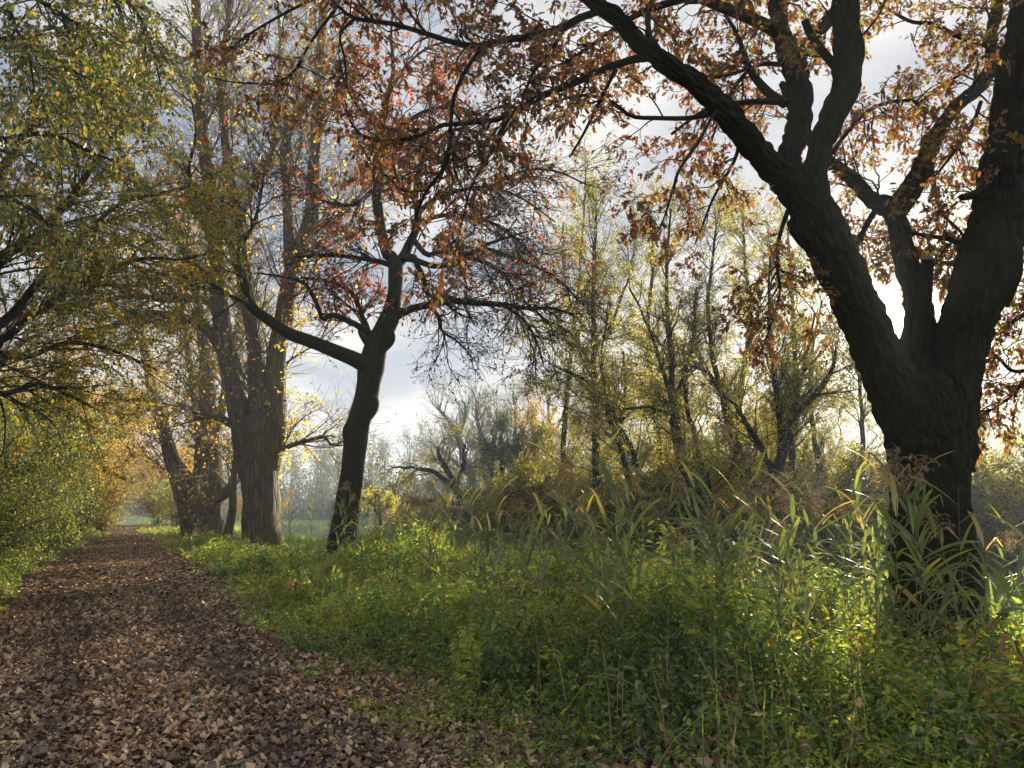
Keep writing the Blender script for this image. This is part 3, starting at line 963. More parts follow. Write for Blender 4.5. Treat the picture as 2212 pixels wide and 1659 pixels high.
for g, d in ((H2b, 9), (H3b, 12), (H2, 2.6), (H3, 3.6)):
    pos, ax = along(g, d, t=(.3, 1), spread=.03)
    # rust leaves hold on in the upper left crown, withered ones on the right
    px = pos[:, 0]
    left = 1 - smooth(px, -2.2, -0.6)
    farleft = (px < -5.0) & (rng.uniform(0, 1, len(pos)) < .75)
    pos, ax, px, left = pos[~farleft], ax[~farleft], px[~farleft], left[~farleft]
    isred = rng.uniform(0, 1, len(pos)) < np.clip(.25 + left, 0, 1) * (pos[:, 2] > 6.2)
    bag.add(*leaves(pos[isred], ax[isred], rng.uniform(.10, .17, isred.sum()), OVATE, jit=.8, droop=.5))
    q = ~isred
    bagd.add(*leaves(pos[q], ax[q], rng.uniform(.05, .10, q.sum()), OVATE, jit=.9, droop=.4))
o2.foliage(bag, M_ORANGELEAF)
o2.foliage(bagd, M_DARKLEAF, 'withered_leaves')
print('oak2', len(H1[0]), len(H2[0]), len(H3[0]), bag.n // 6, bagd.n // 6)

# ------------------------------------------------------------------ big poplars on the left of the gap
seed(31)
YP = 26.0
base = at(563, 1195, YP)
pp = Tree('poplar_tree', 'big multi-stemmed poplar with furrowed bark just left of the slim crooked oak', 'tree', (base[0], base[1], gz(base[0], base[1])))
P0 = limb([(564, 1240, 90), (564, 1190, 82), (564, 1140, 78), (563, 1080, 78), (560, 1020, 82), (560, 960, 86), (566, 900, 70)], YP, 50)
P1 = limb([(552, 1060, 50), (540, 1000, 54), (524, 930, 50), (508, 852, 45), (490, 768, 39), (478, 685, 38), (468, 602, 35), (464, 518, 32), (452, 400, 28), (440, 300, 24), (430, 200, 22), (426, 109, 21), (423, 0, 19), (418, -100, 16)], YP, 80)
P2 = limb([(566, 1060, 40), (569, 1000, 56), (568, 930, 64), (561, 873, 46), (552, 768, 37), (542, 685, 33), (528, 600, 34), (515, 500, 28), (500, 400, 24), (486, 292, 20), (480, 200, 17), (486, 100, 14), (500, 0, 12)], YP, 70)
P3 = limb([(572, 1075, 40), (583, 1000, 48), (591, 930, 50), (594, 852, 46), (598, 768, 42), (613, 685, 38), (628, 600, 34), (645, 540, 32), (662, 500, 31), (674, 456, 31), (678, 365, 27), (683, 292, 25), (690, 150, 20), (700, 0, 15)], YP, 70)
P4 = limb([(628, 600, 26), (623, 529, 22), (620, 401, 19), (612, 350, 18), (620, 300, 17), (634, 262, 16), (667, 219, 15), (690, 170, 12)], (26, 25.5), 40)
P5 = limb([(467, 620, 26), (450, 600, 24), (425, 581, 22), (400, 539, 21), (386, 503, 20), (350, 448, 18), (321, 405, 17), (284, 368, 14), (250, 300, 11), (215, 200, 7)], (26, 24.5), 40)
P6 = limb([(495, 790, 24), (454, 718, 20), (425, 700, 18), (396, 685, 17), (333, 677, 15), (283, 685, 12), (233, 710, 9), (190, 740, 6)], (26, 23.5), 40)
P7 = limb([(480, 690, 18), (437, 647, 15), (360, 648, 13), (283, 639, 12), (187, 660, 9), (100, 689, 6)], (26, 22.5), 40)
P8 = limb([(575, 985, 14), (600, 975, 12), (630, 962, 10), (672, 950, 9), (700, 944, 8), (716, 960, 5), (740, 962, 3)], (26, 25.5), 30)
P9 = limb([(520, 930, 18), (480, 905, 16), (450, 900, 12), (420, 905, 8)], (26, 25), 20)
P10 = limb([(650, 530, 16), (680, 500, 14), (720, 470, 11), (770, 430, 8), (800, 400, 5)], (26, 27), 30)
P11 = limb([(515, 500, 16), (540, 420, 15), (580, 350, 13), (600, 250, 11), (605, 100, 8), (600, 0, 5)], (26, 27), 30)
burl = [limb([(530, 1170, 16), (522, 1205, 24), (514, 1240, 26)], 25.8, 10), limb([(596, 1170, 16), (603, 1205, 24), (610, 1240, 26)], 25.8, 10)]
pp.trunk([P0, P1, P2, P3, P4, P5, P6, P7, P8, P9, P10, P11] + burl, M_POPBARK, S=20, lump=.04)
J0 = grp([P1, P2, P3, P4, P11])
J0b = grp([P5, P6, P7, P8, P9, P10])
J1 = spawn(J0, 3.6, t=(.22, 1), ang=(.45, .95), L=(1.6, 4.2), rr=.4, rmin=.012, rmax=.045, wig=.12, K=9, up=.5, tip=.2)
J1b = spawn(J0b, 6, t=(.15, 1), ang=(.4, .9), L=(1.2, 3.2), rr=.45, rmin=.012, rmax=.04, wig=.14, K=9, up=.2, tip=.2)
J2 = spawn(J1, 4.6, t=(.1, 1), ang=(.4, .9), L=(.9, 2.2), rr=.5, rmin=.008, wig=.15, K=6, up=.3)
J2b = spawn(J1b, 4.8, t=(.1, 1), ang=(.4, .9), L=(.8, 2.0), rr=.5, rmin=.008, wig=.15, K=6, up=.1)
J3 = spawn(J2, 4.5, t=(.1, 1), ang=(.4, .9), L=(.5, 1.2), rr=.6, rmin=.005, wig=.15, K=4, up=.2)
J3b = spawn(J2b, 4.5, t=(.1, 1), ang=(.4, .9), L=(.5, 1.2), rr=.6, rmin=.005, wig=.15, K=4, up=.1)
# short epicormic shoots on the stems
J4 = spawn(J0, 3.0, t=(.0, .8), ang=(.7, 1.2), L=(.3, 1.1), rr=.2, rmin=.005, rmax=.009, wig=.25, K=5, up=.5)
bag = Bag()
for g, d in ((J3, .55), (J2, .4), (J3b, .8), (J4, 2.2)):
    pos, ax = along(g, d, spread=.05)
    bag.add(*leaves(pos, ax, rng.uniform(.08, .13, len(pos)), ROUND, jit=.9))
pos, ax = along(J1, 0.4)
low = spawn(grp([P3, P8]), 7.0, t=(0, .55), ang=(.6, 1.3), L=(.8, 2.2), rr=.3, rmin=.006, rmax=.012, wig=.25, K=6, up=.2, bias=(1, 0, 0.1), bw=.8)
pos, ax = along(low, 14, spread=.08)
bag.add(*leaves(pos, ax, rng.uniform(.08, .13, len(pos)), ROUND, jit=.9))
pp.branches([(J1, 5), (J1b, 5), (J2, 3), (J2b, 3), (J3, 3), (J3b, 3), (J4, 3), (low, 3)], M_POPTWIG)
pp.foliage(bag, M_YELLOWLEAF)
print('poplar', len(J1[0]), len(J2[0]), len(J3[0]), len(J3b[0]), bag.n // 6)

# the two poplars further back along the path
seed(41)
YQ = 34.0
defs = [
    ('left-leaning poplar with a short broad butt beside the path end',
     [[(424, 1190, 66), (421, 1150, 56), (415, 1110, 54), (405, 1065, 54), (390, 1030, 50), (374, 1000, 34), (360, 950, 27), (345, 900, 25), (330, 850, 22), (318, 780, 19), (300, 720, 15), (280, 640, 11), (270, 560, 7)],
      [(405, 1060, 36), (425, 1030, 26), (432, 980, 22), (425, 900, 18), (415, 820, 15), (400, 720, 11), (385, 600, 7)]], 35.0),
    ('upright dark poplar trunk between the left-leaning poplar and the big multi-stemmed one',
     [[(462, 1190, 62), (460, 1150, 52), (458, 1100, 48), (457, 1040, 46), (455, 960, 40), (450, 880, 34), (446, 800, 30), (435, 700, 24), (420, 600, 18), (405, 480, 12), (400, 360, 7)],
      [(470, 1075, 22), (490, 1060, 20), (505, 1040, 17), (520, 1000, 13)],
      [(456, 950, 24), (480, 880, 20), (500, 780, 16), (520, 660, 12), (530, 540, 8)]], 34.0),
    ('thin dark stem leaning between the two thickest poplar trunks',
     [[(488, 1175, 24), (494, 1144, 20), (502, 1100, 17), (503, 1060, 16), (508, 1010, 14), (512, 950, 12), (505, 880, 9), (520, 800, 6)],
      [(503, 1060, 10), (485, 1075, 9), (465, 1085, 7)]], 30.0),
]
for lab, lims, y in defs:
    p0 = at(lims[0][1][0], lims[0][1][1], y)
    q = Tree('poplar_tree', lab, 'tree', (p0[0], p0[1], gz(p0[0], p0[1])), 'poplars along the path')
    ll = [limb(l, y, 40) for l in lims]
    q.trunk(ll, M_POPBARK, S=14, lump=.05)
    g = grp(ll)
    a1 = spawn(g, 3.2, t=(.3, 1), ang=(.5, 1.0), L=(1.4, 4.0), rr=.4, rmin=.014, rmax=.04, wig=.15, K=8, up=.3)
    a2 = spawn(a1, 3.6, t=(.1, 1), ang=(.4, .9), L=(.8, 2.0), rr=.5, rmin=.009, wig=.18, K=5, up=.1)
    a3 = spawn(a2, 3.2, t=(.1, 1), ang=(.4, .9), L=(.4, 1.1), rr=.5, rmin=.006, wig=.2, K=4, up=.0)
    q.branches([(a1, 4), (a2, 3), (a3, 3)], M_POPTWIG)
    bag = Bag()
    for gg, d in ((a3, 4.0), (a2, 2.2)):
        pos, ax = along(gg, d, spread=.08)
        bag.add(*leaves(pos, ax, rng.uniform(.09, .15, len(pos)), ROUND, jit=.9))
    q.foliage(bag, M_OCHRELEAF)
    print('pop', len(a1[0]), len(a2[0]), len(a3[0]), bag.n // 6)


# ------------------------------------------------------------------ generic procedural trees and shrubs
def make_tree(name, label, cat, limbs, barkm, twigm, leafm, base, l1, l2, l3=None, leaf=(4, .05, .09), tmpl=DIAM, S=10,
              group=None, lt=(.1, 1), spread=.06, l2leaf=0.5, jit=.9, droop=.3, clip=False):
    q = Tree(name, label, cat, base, group)
    q.trunk(limbs, barkm, S=S, lump=.05, name='trunk' if cat == 'tree' else 'stems')
    g = grp(limbs)
    a1 = spawn(g, **l1)
    a2 = spawn(a1, **l2)
    sets = [(a1, 4), (a2, 3)]
    last = a2
    if l3:
        a3 = spawn(a2, **l3)
        sets.append((a3, 3))
        last = a3
    q.branches(sets, twigm)
    bag = Bag()
    for gg, d in ((last, leaf[0]), (a2 if l3 else a1, leaf[0] * l2leaf)):
        pos, ax = along(gg, d, t=lt, spread=spread)
        if clip:
            pos, ax = clip_view(pos, ax)
        bag.add(*leaves(pos, ax, rng.uniform(leaf[1], leaf[2], len(pos)), tmpl, jit=jit, droop=droop))
    if leafm is not None and bag.n:
        q.foliage(bag, leafm)
    print(name, sum(len(s[0][0]) for s in sets), bag.n // len(tmpl[0]))
    return q


def stems(base, n, H, lean, K=14, r=.05, arch=.6, top=.25):
    """n arching stems from one stool"""
    out_ = []
    for i in range(n):
        a = rng.uniform(0, 2 * pi)
        h = H * rng.uniform(.65, 1)
        ln = lean * rng.uniform(.3, 1)
        u = np.linspace(0, 1, K)
        x = base[0] + np.cos(a) * (0.12 + ln * u ** 1.6) + np.cumsum(rng.normal(0, .02 * h, K))
        y = base[1] + np.sin(a) * (0.12 + ln * u ** 1.6) + np.cumsum(rng.normal(0, .02 * h, K))
        z = base[2] - .1 + h * (u - arch * .3 * u ** 3)
        out_.append((np.stack([x, y, z], -1)[None], (r * rng.uniform(.6, 1) * (1 - (1 - top) * u))[None]))
    return out_


# ---- near left: a tree whose branches hang over the path from outside the frame
seed(51)
bx, by = -8.6, 6.6
bir = [limb([(-700, 1500, 190), (-640, 1000, 150), (-560, 500, 110), (-420, 100, 80), (-300, -250, 50)], 7.2, 30),
       limb([(-560, 500, 70, 7.2), (-300, 260, 40, 7.0), (-100, 120, 24, 6.9), (0, 85, 15, 6.9), (75, 100, 10, 6.9), (120, 125, 7, 6.8), (162, 155, 5, 6.8), (185, 190, 3, 6.8)], 7, 40),
       limb([(-420, 100, 60, 7.2), (-200, -60, 36, 7.4), (0, -60, 22, 7.5), (82, 0, 11, 7.4), (112, 15, 8, 7.4), (155, 45, 6, 7.3), (185, 60, 5, 7.3), (225, 130, 3, 7.2)], 7, 40),
       limb([(-300, 260, 30, 7.0), (-150, 120, 18, 6.5), (0, 20, 10, 6.3), (37, 67, 7, 6.3), (60, 110, 5, 6.2), (75, 200, 3, 6.2)], 7, 30),
       limb([(-200, -60, 30, 7.4), (0, -120, 20, 8.0), (200, -60, 12, 8.4), (290, 20, 8, 8.6), (330, 110, 5, 8.6), (350, 200, 3, 8.6)], 7, 30),
       limb([(-560, 500, 50, 7.2), (-300, 420, 34, 7.6), (-80, 330, 20, 7.8), (20, 300, 12, 8.0), (110, 290, 9, 8.0), (200, 330, 6, 8.0), (255, 350, 3, 8.0)], 7, 30),
       limb([(-300, 420, 30, 7.6), (-100, 420, 18, 7.4), (20, 430, 10, 7.4), (90, 470, 6, 7.2), (130, 540, 3, 7.1)], 7, 30)]
p0 = at(-700, 1500, 7.2)
make_tree('birch_tree', 'green-leaved tree just outside the frame with twigs hanging over the top left corner', 'tree', bir, M_WOODBARK, M_SHRUBTWIG, M_BIRCHLEAF,
          (p0[0], p0[1], gz(p0[0], p0[1])),
          dict(per_m=11, t=(.35, 1), ang=(.4, 1.0), L=(.5, 1.5), rr=.45, rmin=.003, rmax=.012, wig=.18, K=8, up=-.5),
          dict(per_m=7.0, t=(.1, 1), ang=(.4, 1.0), L=(.2, .8), rr=.6, rmin=.002, wig=.2, K=6, up=-.8),
          leaf=(27, .028, .06), tmpl=ROUND, S=12, droop=1.0, spread=.02, clip=True)

# ---- left: ochre tree with long dark boughs
seed(52)
och = [limb([(-420, 1420, 120), (-380, 1100, 100), (-260, 850, 80), (-120, 720, 50), (0, 561, 26), (80, 510, 20), (120, 463, 17), (146, 437, 15), (200, 360, 11), (240, 300, 7), (300, 200, 4)], (9.5, 10.5), 60),
       limb([(-260, 850, 60), (-100, 760, 34), (0, 735, 20), (60, 690, 15), (130, 640, 13), (200, 600, 11), (300, 560, 8), (400, 560, 5), (470, 540, 3)], (9.8, 12), 50),
       limb([(-120, 720, 40), (0, 700, 22), (90, 600, 16), (150, 540, 14), (190, 500, 11), (260, 440, 8), (340, 420, 6), (420, 400, 3)], (9.8, 12), 40),
       limb([(-380, 1100, 70), (-200, 900, 40), (-50, 800, 24), (0, 765, 16), (60, 770, 12), (150, 740, 9), (250, 760, 7), (340, 800, 4)], (9.5, 12), 40),
       limb([(-350, 1000, 50), (-200, 860, 34), (-60, 840, 20), (10, 850, 13), (80, 830, 10), (140, 850, 7), (200, 880, 4)], (9.0, 11), 40),
       limb([(-260, 850, 50), (-100, 560, 34), (0, 380, 20), (60, 280, 14), (150, 220, 10), (240, 180, 7), (320, 120, 4)], (10, 13), 40)]
p0 = at(-420, 1420, 9.5)
make_tree('field_maple', 'ochre and orange leaved tree spreading dark boughs from the left edge', 'tree', och, M_WOODBARK, M_SHRUBTWIG, M_MAPLELEAF,
          (p0[0], p0[1], gz(p0[0], p0[1])),
          dict(per_m=7.0, t=(.25, 1), ang=(.35, .95), L=(.9, 2.4), rr=.45, rmin=.004, rmax=.018, wig=.15, K=9, up=-.3),
          dict(per_m=5.0, t=(.1, 1), ang=(.35, .9), L=(.4, 1.1), rr=.55, rmin=.003, wig=.18, K=6, up=-.2),
          dict(per_m=4.0, t=(.2, 1), ang=(.4, .9), L=(.15, .5), rr=.6, rmin=.0025, wig=.2, K=4),
          leaf=(60, .035, .07), tmpl=OVATE, S=12, spread=.02, clip=True)

# ---- left: hedge shrubs down the path's left side
seed(53)
hedge = [
    # s, t, H, lean, stems, leafmat, label
    (9.5, -4.7, 2.2, 2.3, 34, M_SHRUBLEAF, 'nearest yellow-green shrub at the left edge, low twigs reaching over the fallen leaves'),
    (12.5, -4.7, 4.3, 2.6, 38, M_SHRUBLEAF, 'tall yellow-green shrub behind the nearest one left of the path'),
    (16, -4.3, 2.4, 1.9, 34, M_SHRUBLEAF, 'bright green bushy shrub bulging over the left path edge'),
    (19.5, -4.8, 5.8, 3.0, 38, M_SHRUBLEAF, 'tall shrub with mixed green and ochre leaves left of the path'),
    (23.0, -4.2, 2.8, 1.7, 30, M_SHRUBLEAF, 'pale green shrub halfway down the left path edge'),
    (27.5, -5.2, 8.5, 4.6, 40, M_GOLDLEAF, 'golden-yellow tall shrub leaning over the path from the left'),
    (31.0, -4.3, 3.0, 1.7, 26, M_OCHRELEAF, 'olive shrub beyond the golden one on the left'),
    (38.0, -5.0, 10.0, 5.4, 42, M_GOLDLEAF, 'orange-gold shrub near the far end of the path'),
    (43.0, -3.8, 4.5, 2.6, 24, M_OCHRELEAF, 'dull olive shrub where the path bends out of sight'),
    (55.0, -2.5, 6.5, 3.8, 30, M_OCHRELEAF, 'hazy shrub closing the far end of the path'),
    (48.0, 2.6, 3.8, 2.2, 20, M_SHRUBLEAF, 'green shrub right of the far path bend'),
    (13.5, -8.0, 6.5, 3.2, 24, M_OCHRELEAF, 'large ochre shrub behind the yellow-green hedge on the left'),
    (19.0, -7.6, 7.5, 3.6, 26, M_OCHRELEAF, 'tall rusty-ochre shrub rising over the left hedge'),
    (25.0, -8.2, 9.0, 3.4, 26, M_OCHRELEAF, 'tallest olive shrub behind the left hedge'),
    (33.0, -8.4, 9.5, 3.6, 24, M_GOLDLEAF, 'tallest golden shrub behind the left hedge'),
    (46.0, -8.0, 9.5, 3.4, 24, M_GOLDLEAF, 'tall pale gold shrub far down behind the left hedge'),
    (68.0, -9.0, 8.0, 4.6, 30, M_OCHRELEAF, 'farthest faint shrub mass straight beyond the path bend'),
    (72.0, -1.0, 7.0, 4.6, 30, M_SHRUBLEAF, 'faint green thicket right of the farthest shrub mass'),
    (56.0, 2.0, 8.5, 4.4, 34, M_GOLDLEAF, 'golden tree-high shrub closing the path just left of the poplars'),
    (53.0, -7.5, 10.0, 4.6, 34, M_GOLDLEAF, 'high orange shrub arching over the path bend'),
    (62.0, -4.0, 9.5, 4.6, 30, M_GOLDLEAF, 'far hazy golden tree-like shrub over the path end'),
    (60.0, 4.0, 6.0, 3.6, 22, M_OCHRELEAF, 'far hazy olive thicket between the path end and the poplars'),
    (66.0, 11.0, 6.0, 3.6, 22, M_OCHRELEAF, 'far hazy thicket seen between the poplar trunks'),
]
for s_, t__, H_, ln_, ns_, lm_, lab in hedge:
    t__ = t__ + (float(shift(s_)) + .5 * float(smooth(s_, 12, 30)) if (-6 < t__ < -3.5 and s_ < 50) else 0)
    x_, y_ = xy_of(s_, t__)
    b_ = (x_, y_, gz(x_, y_))
    far_ = 1 + max(0, s_ - 12) * .02
    near = s_ < 20
    make_tree('hedge_shrub', lab, 'shrub', stems(b_, ns_, H_, ln_, r=.028), M_WOODBARK, M_SHRUBTWIG, lm_, b_,
              dict(per_m=5.0, t=(.1, 1), ang=(.4, 1.2), L=(.7, 1.6), rr=.5, rmin=.004, rmax=.012, wig=.2, K=6, up=-.1),
              dict(per_m=6.5 / far_, t=(.1, 1), ang=(.4, 1.1), L=(.3, .9), rr=.6, rmin=.003, wig=.22, K=4),
              leaf=((30 if near else 34) / far_, .03 * far_, .055 * far_), tmpl=OVATE if near else DIAM, S=6, group='shrubs along the left side of the path', spread=.03, clip=True, jit=1.2)

# ------------------------------------------------------------------ woodland on the right
seed(61)
L1W = dict(per_m=4.6, t=(.12, 1), ang=(.4, 1.0), L=(1.0, 3.0), rr=.45, rmin=.010, rmax=.03, wig=.16, K=8, up=.4)
L2W = dict(per_m=4.2, t=(.1, 1), ang=(.4, 1.0), L=(.5, 1.5), rr=.5, rmin=.006, wig=.2, K=5, up=.1)
L3W = dict(per_m=3.0, t=(.1, 1), ang=(.4, 1.0), L=(.3, .8), rr=.5, rmin=.005, wig=.2, K=3)
wood = [
    ('straight slim trunk standing left of all the woodland stems', 28, [[(1292, 1200, 19), (1290, 1090, 17), (1288, 950, 15), (1284, 800, 13), (1281, 650, 10), (1285, 520, 7), (1290, 430, 4)],
        [(1284, 800, 8), (1250, 740, 7), (1200, 700, 5), (1150, 690, 3)], [(1284, 760, 8), (1320, 700, 6), (1350, 620, 5), (1370, 540, 3)]]),
    ('thin inclined stem beside the straight slim trunk', 26, [[(1372, 1140, 14), (1359, 1040, 12), (1332, 949, 11), (1310, 880, 9), (1260, 820, 7), (1200, 790, 4)], [(1332, 949, 8), (1350, 860, 7), (1345, 760, 5)]]),
    ('thin curved stem between the straight slim trunk and the dark twin stems', 26.5, [[(1408, 1130, 14), (1391, 1062, 12), (1364, 971, 11), (1341, 926, 10), (1310, 850, 8), (1300, 760, 5), (1320, 650, 3)]]),
    ('dark twin-stemmed tree in the middle of the woodland', 24, [[(1500, 1190, 21), (1495, 1144, 19), (1477, 1017, 17), (1463, 926, 15), (1452, 850, 14), (1450, 790, 13), (1444, 680, 10), (1440, 560, 7), (1450, 450, 4)],
        [(1478, 1030, 11), (1455, 940, 11), (1448, 860, 10), (1425, 780, 8), (1400, 700, 6), (1360, 620, 4)], [(1452, 880, 9), (1480, 800, 8), (1500, 720, 7), (1505, 620, 5)],
        [(1450, 895, 8), (1400, 880, 7), (1340, 885, 6), (1290, 900, 4)]]),
    ('slender stem leaning left just right of the dark twin stems', 25, [[(1556, 1180, 15), (1549, 1130, 13), (1522, 1017, 12), (1495, 926, 10), (1480, 850, 8), (1475, 740, 5)]]),
    ('tree bending left with a crooked dark trunk in the woodland', 25, [[(1632, 1150, 20), (1622, 1085, 18), (1595, 981, 16), (1572, 903, 14), (1554, 827, 13), (1536, 754, 10), (1530, 660, 8), (1540, 540, 6), (1550, 450, 3)],
        [(1560, 850, 9), (1520, 800, 8), (1470, 790, 6), (1420, 800, 4)], [(1650, 1100, 10), (1625, 1040, 9), (1600, 990, 9)]]),
    ('stout forked tree with two arms spread wide, nearest the big oak', 23, [[(1678, 1180, 32), (1677, 1098, 28), (1680, 1030, 26), (1700, 960, 16), (1717, 904, 14), (1767, 849, 12), (1785, 820, 10), (1802, 790, 8), (1803, 740, 5)],
        [(1677, 1060, 18), (1660, 1000, 15), (1645, 971, 13), (1615, 920, 10), (1590, 880, 7), (1560, 850, 4)], [(1682, 1020, 16), (1686, 950, 14), (1680, 880, 12), (1670, 780, 9), (1660, 660, 7), (1665, 540, 4)],
        [(1717, 904, 9), (1725, 840, 8), (1740, 760, 6), (1760, 680, 4)]]),
    ('upright stem just behind the stout forked tree', 27, [[(1718, 1170, 17), (1713, 1085, 15), (1710, 1000, 14), (1716, 900, 12), (1717, 790, 11), (1714, 677, 9), (1705, 560, 6), (1700, 450, 4)]]),
    ('thin pole seen against the bright gap left of the big oak', 29, [[(1868, 1150, 12), (1865, 1000, 11), (1862, 880, 9), (1855, 780, 7), (1840, 700, 4)]]),
    ('pale tall tree with sparse yellow top behind the slim trunk', 36, [[(1215, 1150, 14), (1218, 1000, 12), (1225, 850, 10), (1240, 700, 8), (1255, 560, 6), (1262, 440, 4), (1265, 360, 3)], [(1240, 700, 6), (1220, 600, 5), (1215, 480, 3)]]),
    ('leaning stem at the back of the woodland behind the oak limb', 30, [[(1780, 1160, 15), (1775, 1050, 13), (1760, 950, 11), (1750, 850, 9), (1755, 750, 7), (1775, 650, 4)]]),
    ('tall thin tree rising behind the twin stems', 31, [[(1420, 1150, 15), (1425, 1000, 13), (1410, 850, 11), (1400, 700, 9), (1410, 560, 7), (1400, 440, 4)]]),
    ('tall thin tree rising behind the crooked trunk', 31, [[(1600, 1150, 15), (1590, 1000, 13), (1600, 850, 12), (1620, 700, 9), (1610, 560, 7), (1600, 440, 4)]]),
]
for lab, y, ll in wood:
    lims = [limb([(*p,) for p in l], y, 30, wob=.02) for l in ll]
    p0 = at(ll[0][0][0], ll[0][0][1], y)
    b_ = (p0[0], p0[1], gz(p0[0], p0[1]))
    make_tree('woodland_tree', lab, 'tree', lims, M_WOODBARK, M_SHRUBTWIG, M_WOODLEAF, b_, L1W, L2W, L3W, leaf=(38, .05, .09), S=9,
              group='slender trees of the wood beyond the reeds', spread=.05)
# shrub layer and trees behind, as copies of a few grown plants
seed(62)
protos = []
for i, (H_, ln_, ns_, lm_) in enumerate([(3.4, 2.2, 14, M_WOODLEAF), (2.8, 2.0, 14, M_DARKGREEN), (4.4, 2.4, 9, M_WOODLEAF)]):
    x_, y_ = [(8.5, 27), (5.0, 26), (1.5, 29)][i]
    b_ = (x_, y_, gz(x_, y_))
    q = make_tree('understory_shrub', '', 'shrub', stems(b_, ns_, H_, ln_, r=.04), M_WOODBARK, M_SHRUBTWIG, lm_, b_,
                  dict(per_m=4.0, t=(.1, 1), ang=(.4, 1.2), L=(.8, 2.0), rr=.5, rmin=.007, rmax=.018, wig=.2, K=6, up=.1),
                  dict(per_m=4.5, t=(.1, 1), ang=(.4, 1.1), L=(.3, 1.0), rr=.6, rmin=.005, wig=.22, K=4),
                  leaf=(70, .06, .11), S=6, group='shrubs under the woodland trees', spread=.05, jit=1.3)
    protos.append(q.e)
KINDL = ['olive-leaved shrub under the woodland trees', 'dark green shrub in the shade under the woodland trees', 'taller ochre shrub among the woodland trees']
for p_, k_l in zip(protos, KINDL):
    p_['label'] = k_l
for x_, y_, k, sc in [(11.5, 26, 1, 1.1), (12.5, 29, 0, 1.2), (3.0, 32, 2, 1.0), (6.8, 30, 2, 1.1), (10, 32, 2, 1.1), (14, 33, 2, .9), (-0.5, 31, 0, .9), (15.5, 27, 0, 1.2), (16.5, 22, 0, 1.25),
                       (14.3, 20.5, 1, 1.0), (18.5, 25, 2, .85), (4.0, 37, 2, 1.0), (9, 38, 2, 1.1), (-1.5, 36, 1, 1.2), (15, 39, 2, .9), (20, 33, 2, .9), (7.2, 24.2, 1, .7), (10.2, 23.6, 0, .65), (3.4, 25.4, 0, .7),
                       (21, 21, 2, 1.0), (12.8, 24, 1, .9),
                       (4.5, 33, 0, 1.0), (8.0, 34, 2, 1.0), (11.5, 36, 0, 1.5), (1.5, 34, 0, .9), (16, 37, 0, 1.4), (6.2, 38, 0, 1.1), (13, 41, 2, 1.3), (21, 38, 0, 1.3), (26, 34, 2, 1.2), (27, 28, 0, 1.2), (-3.0, 40, 0, 1.1),
                       (19, 46, 0, 1.5), (29, 46, 2, 1.4), (9, 50, 0, 1.2), (3, 52, 2, 1.3)]:
    copy_thing(protos[k], (x_, y_, gz(x_, y_) - .05), rng.uniform(0, 6.28), sc)

# thin background trees of the wood
seed(63)
bt = []
for i in range(2):
    x_, y_ = [(6, 40), (14, 42)][i]
    b_ = (x_, y_, gz(x_, y_))
    st_ = stems(b_, 3, 13, 2.6, K=20, r=.11, top=.15)
    q = make_tree('woodland_tree', ['slim many-stemmed tree deep in the wood', 'thin yellowing tree deep in the wood'][i], 'tree', st_, M_WOODBARK, M_SHRUBTWIG, M_WOODLEAF, b_,
                  dict(per_m=2.6, t=(.2, 1), ang=(.4, .9), L=(1.2, 3.2), rr=.45, rmin=.014, rmax=.035, wig=.16, K=7, up=.5),
                  dict(per_m=3.0, t=(.1, 1), ang=(.4, .9), L=(.6, 1.6), rr=.5, rmin=.010, wig=.2, K=4, up=.1), None, leaf=(44, .09, .15), S=7,
                  group='trees deep in the wood', spread=.12, l2leaf=.6)
    bt.append(q.e)
for x_, y_, k, sc in [(10.5, 46, 0, 1.0), (1, 47, 1, .85), (17, 47, 1, .9), (12, 58, 0, 1.1), (20, 60, 1, 1.0), (28, 62, 0, 1.1), (5, 60, 1, 1.1), (-1, 64, 0, 1.0), (35, 58, 1, 1.0), (9, 70, 0, 1.2), (24, 74, 1, 1.2), (16, 72, 0, 1.1)]:
    copy_thing(bt[k], (x_, y_, gz(x_, y_) - .05), rng.uniform(0, 6.28), sc)

# ------------------------------------------------------------------ the middle distance across the river
seed(71)
def far_tree(lab, name, Y, ll, barkm, twm, lm, l1, l2, l3=None, leaf=(3, .1, .18), S=7, cat='tree', group=None, spread=.1):
    lims = [limb(l, Y, 24, wob=.04) for l in ll]
    p0 = at(ll[0][0][0], ll[0][0][1], Y)
    g_ = gz(p0[0], p0[1])
    b_ = (p0[0], p0[1], g_)
    return make_tree(name, lab, cat, lims, barkm, twm, lm, b_, l1, l2, l3, leaf=leaf, S=S, group=group, spread=spread)


LF1 = dict(per_m=2.8, t=(.2, 1), ang=(.4, .9), L=(1.8, 4.5), rr=.42, rmin=.018, rmax=.055, wig=.16, K=8, up=.5)
LF2 = dict(per_m=2.8, t=(.1, 1), ang=(.4, .9), L=(1.0, 2.4), rr=.5, rmin=.012, wig=.18, K=5, up=.3)
LF3 = dict(per_m=3.0, t=(.1, 1), ang=(.4, .9), L=(.6, 1.4), rr=.6, rmin=.009, wig=.2, K=3, up=.2)
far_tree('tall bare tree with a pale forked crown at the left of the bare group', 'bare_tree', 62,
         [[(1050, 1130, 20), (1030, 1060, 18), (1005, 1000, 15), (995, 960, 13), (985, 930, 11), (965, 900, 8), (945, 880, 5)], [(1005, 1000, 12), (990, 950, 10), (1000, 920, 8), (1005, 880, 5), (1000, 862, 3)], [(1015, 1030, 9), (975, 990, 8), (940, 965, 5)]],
         M_FARBARK, M_FARTWIG, M_FARLEAF, LF1, LF2, LF3, leaf=(.25, .1, .16), group='bare trees across the river')
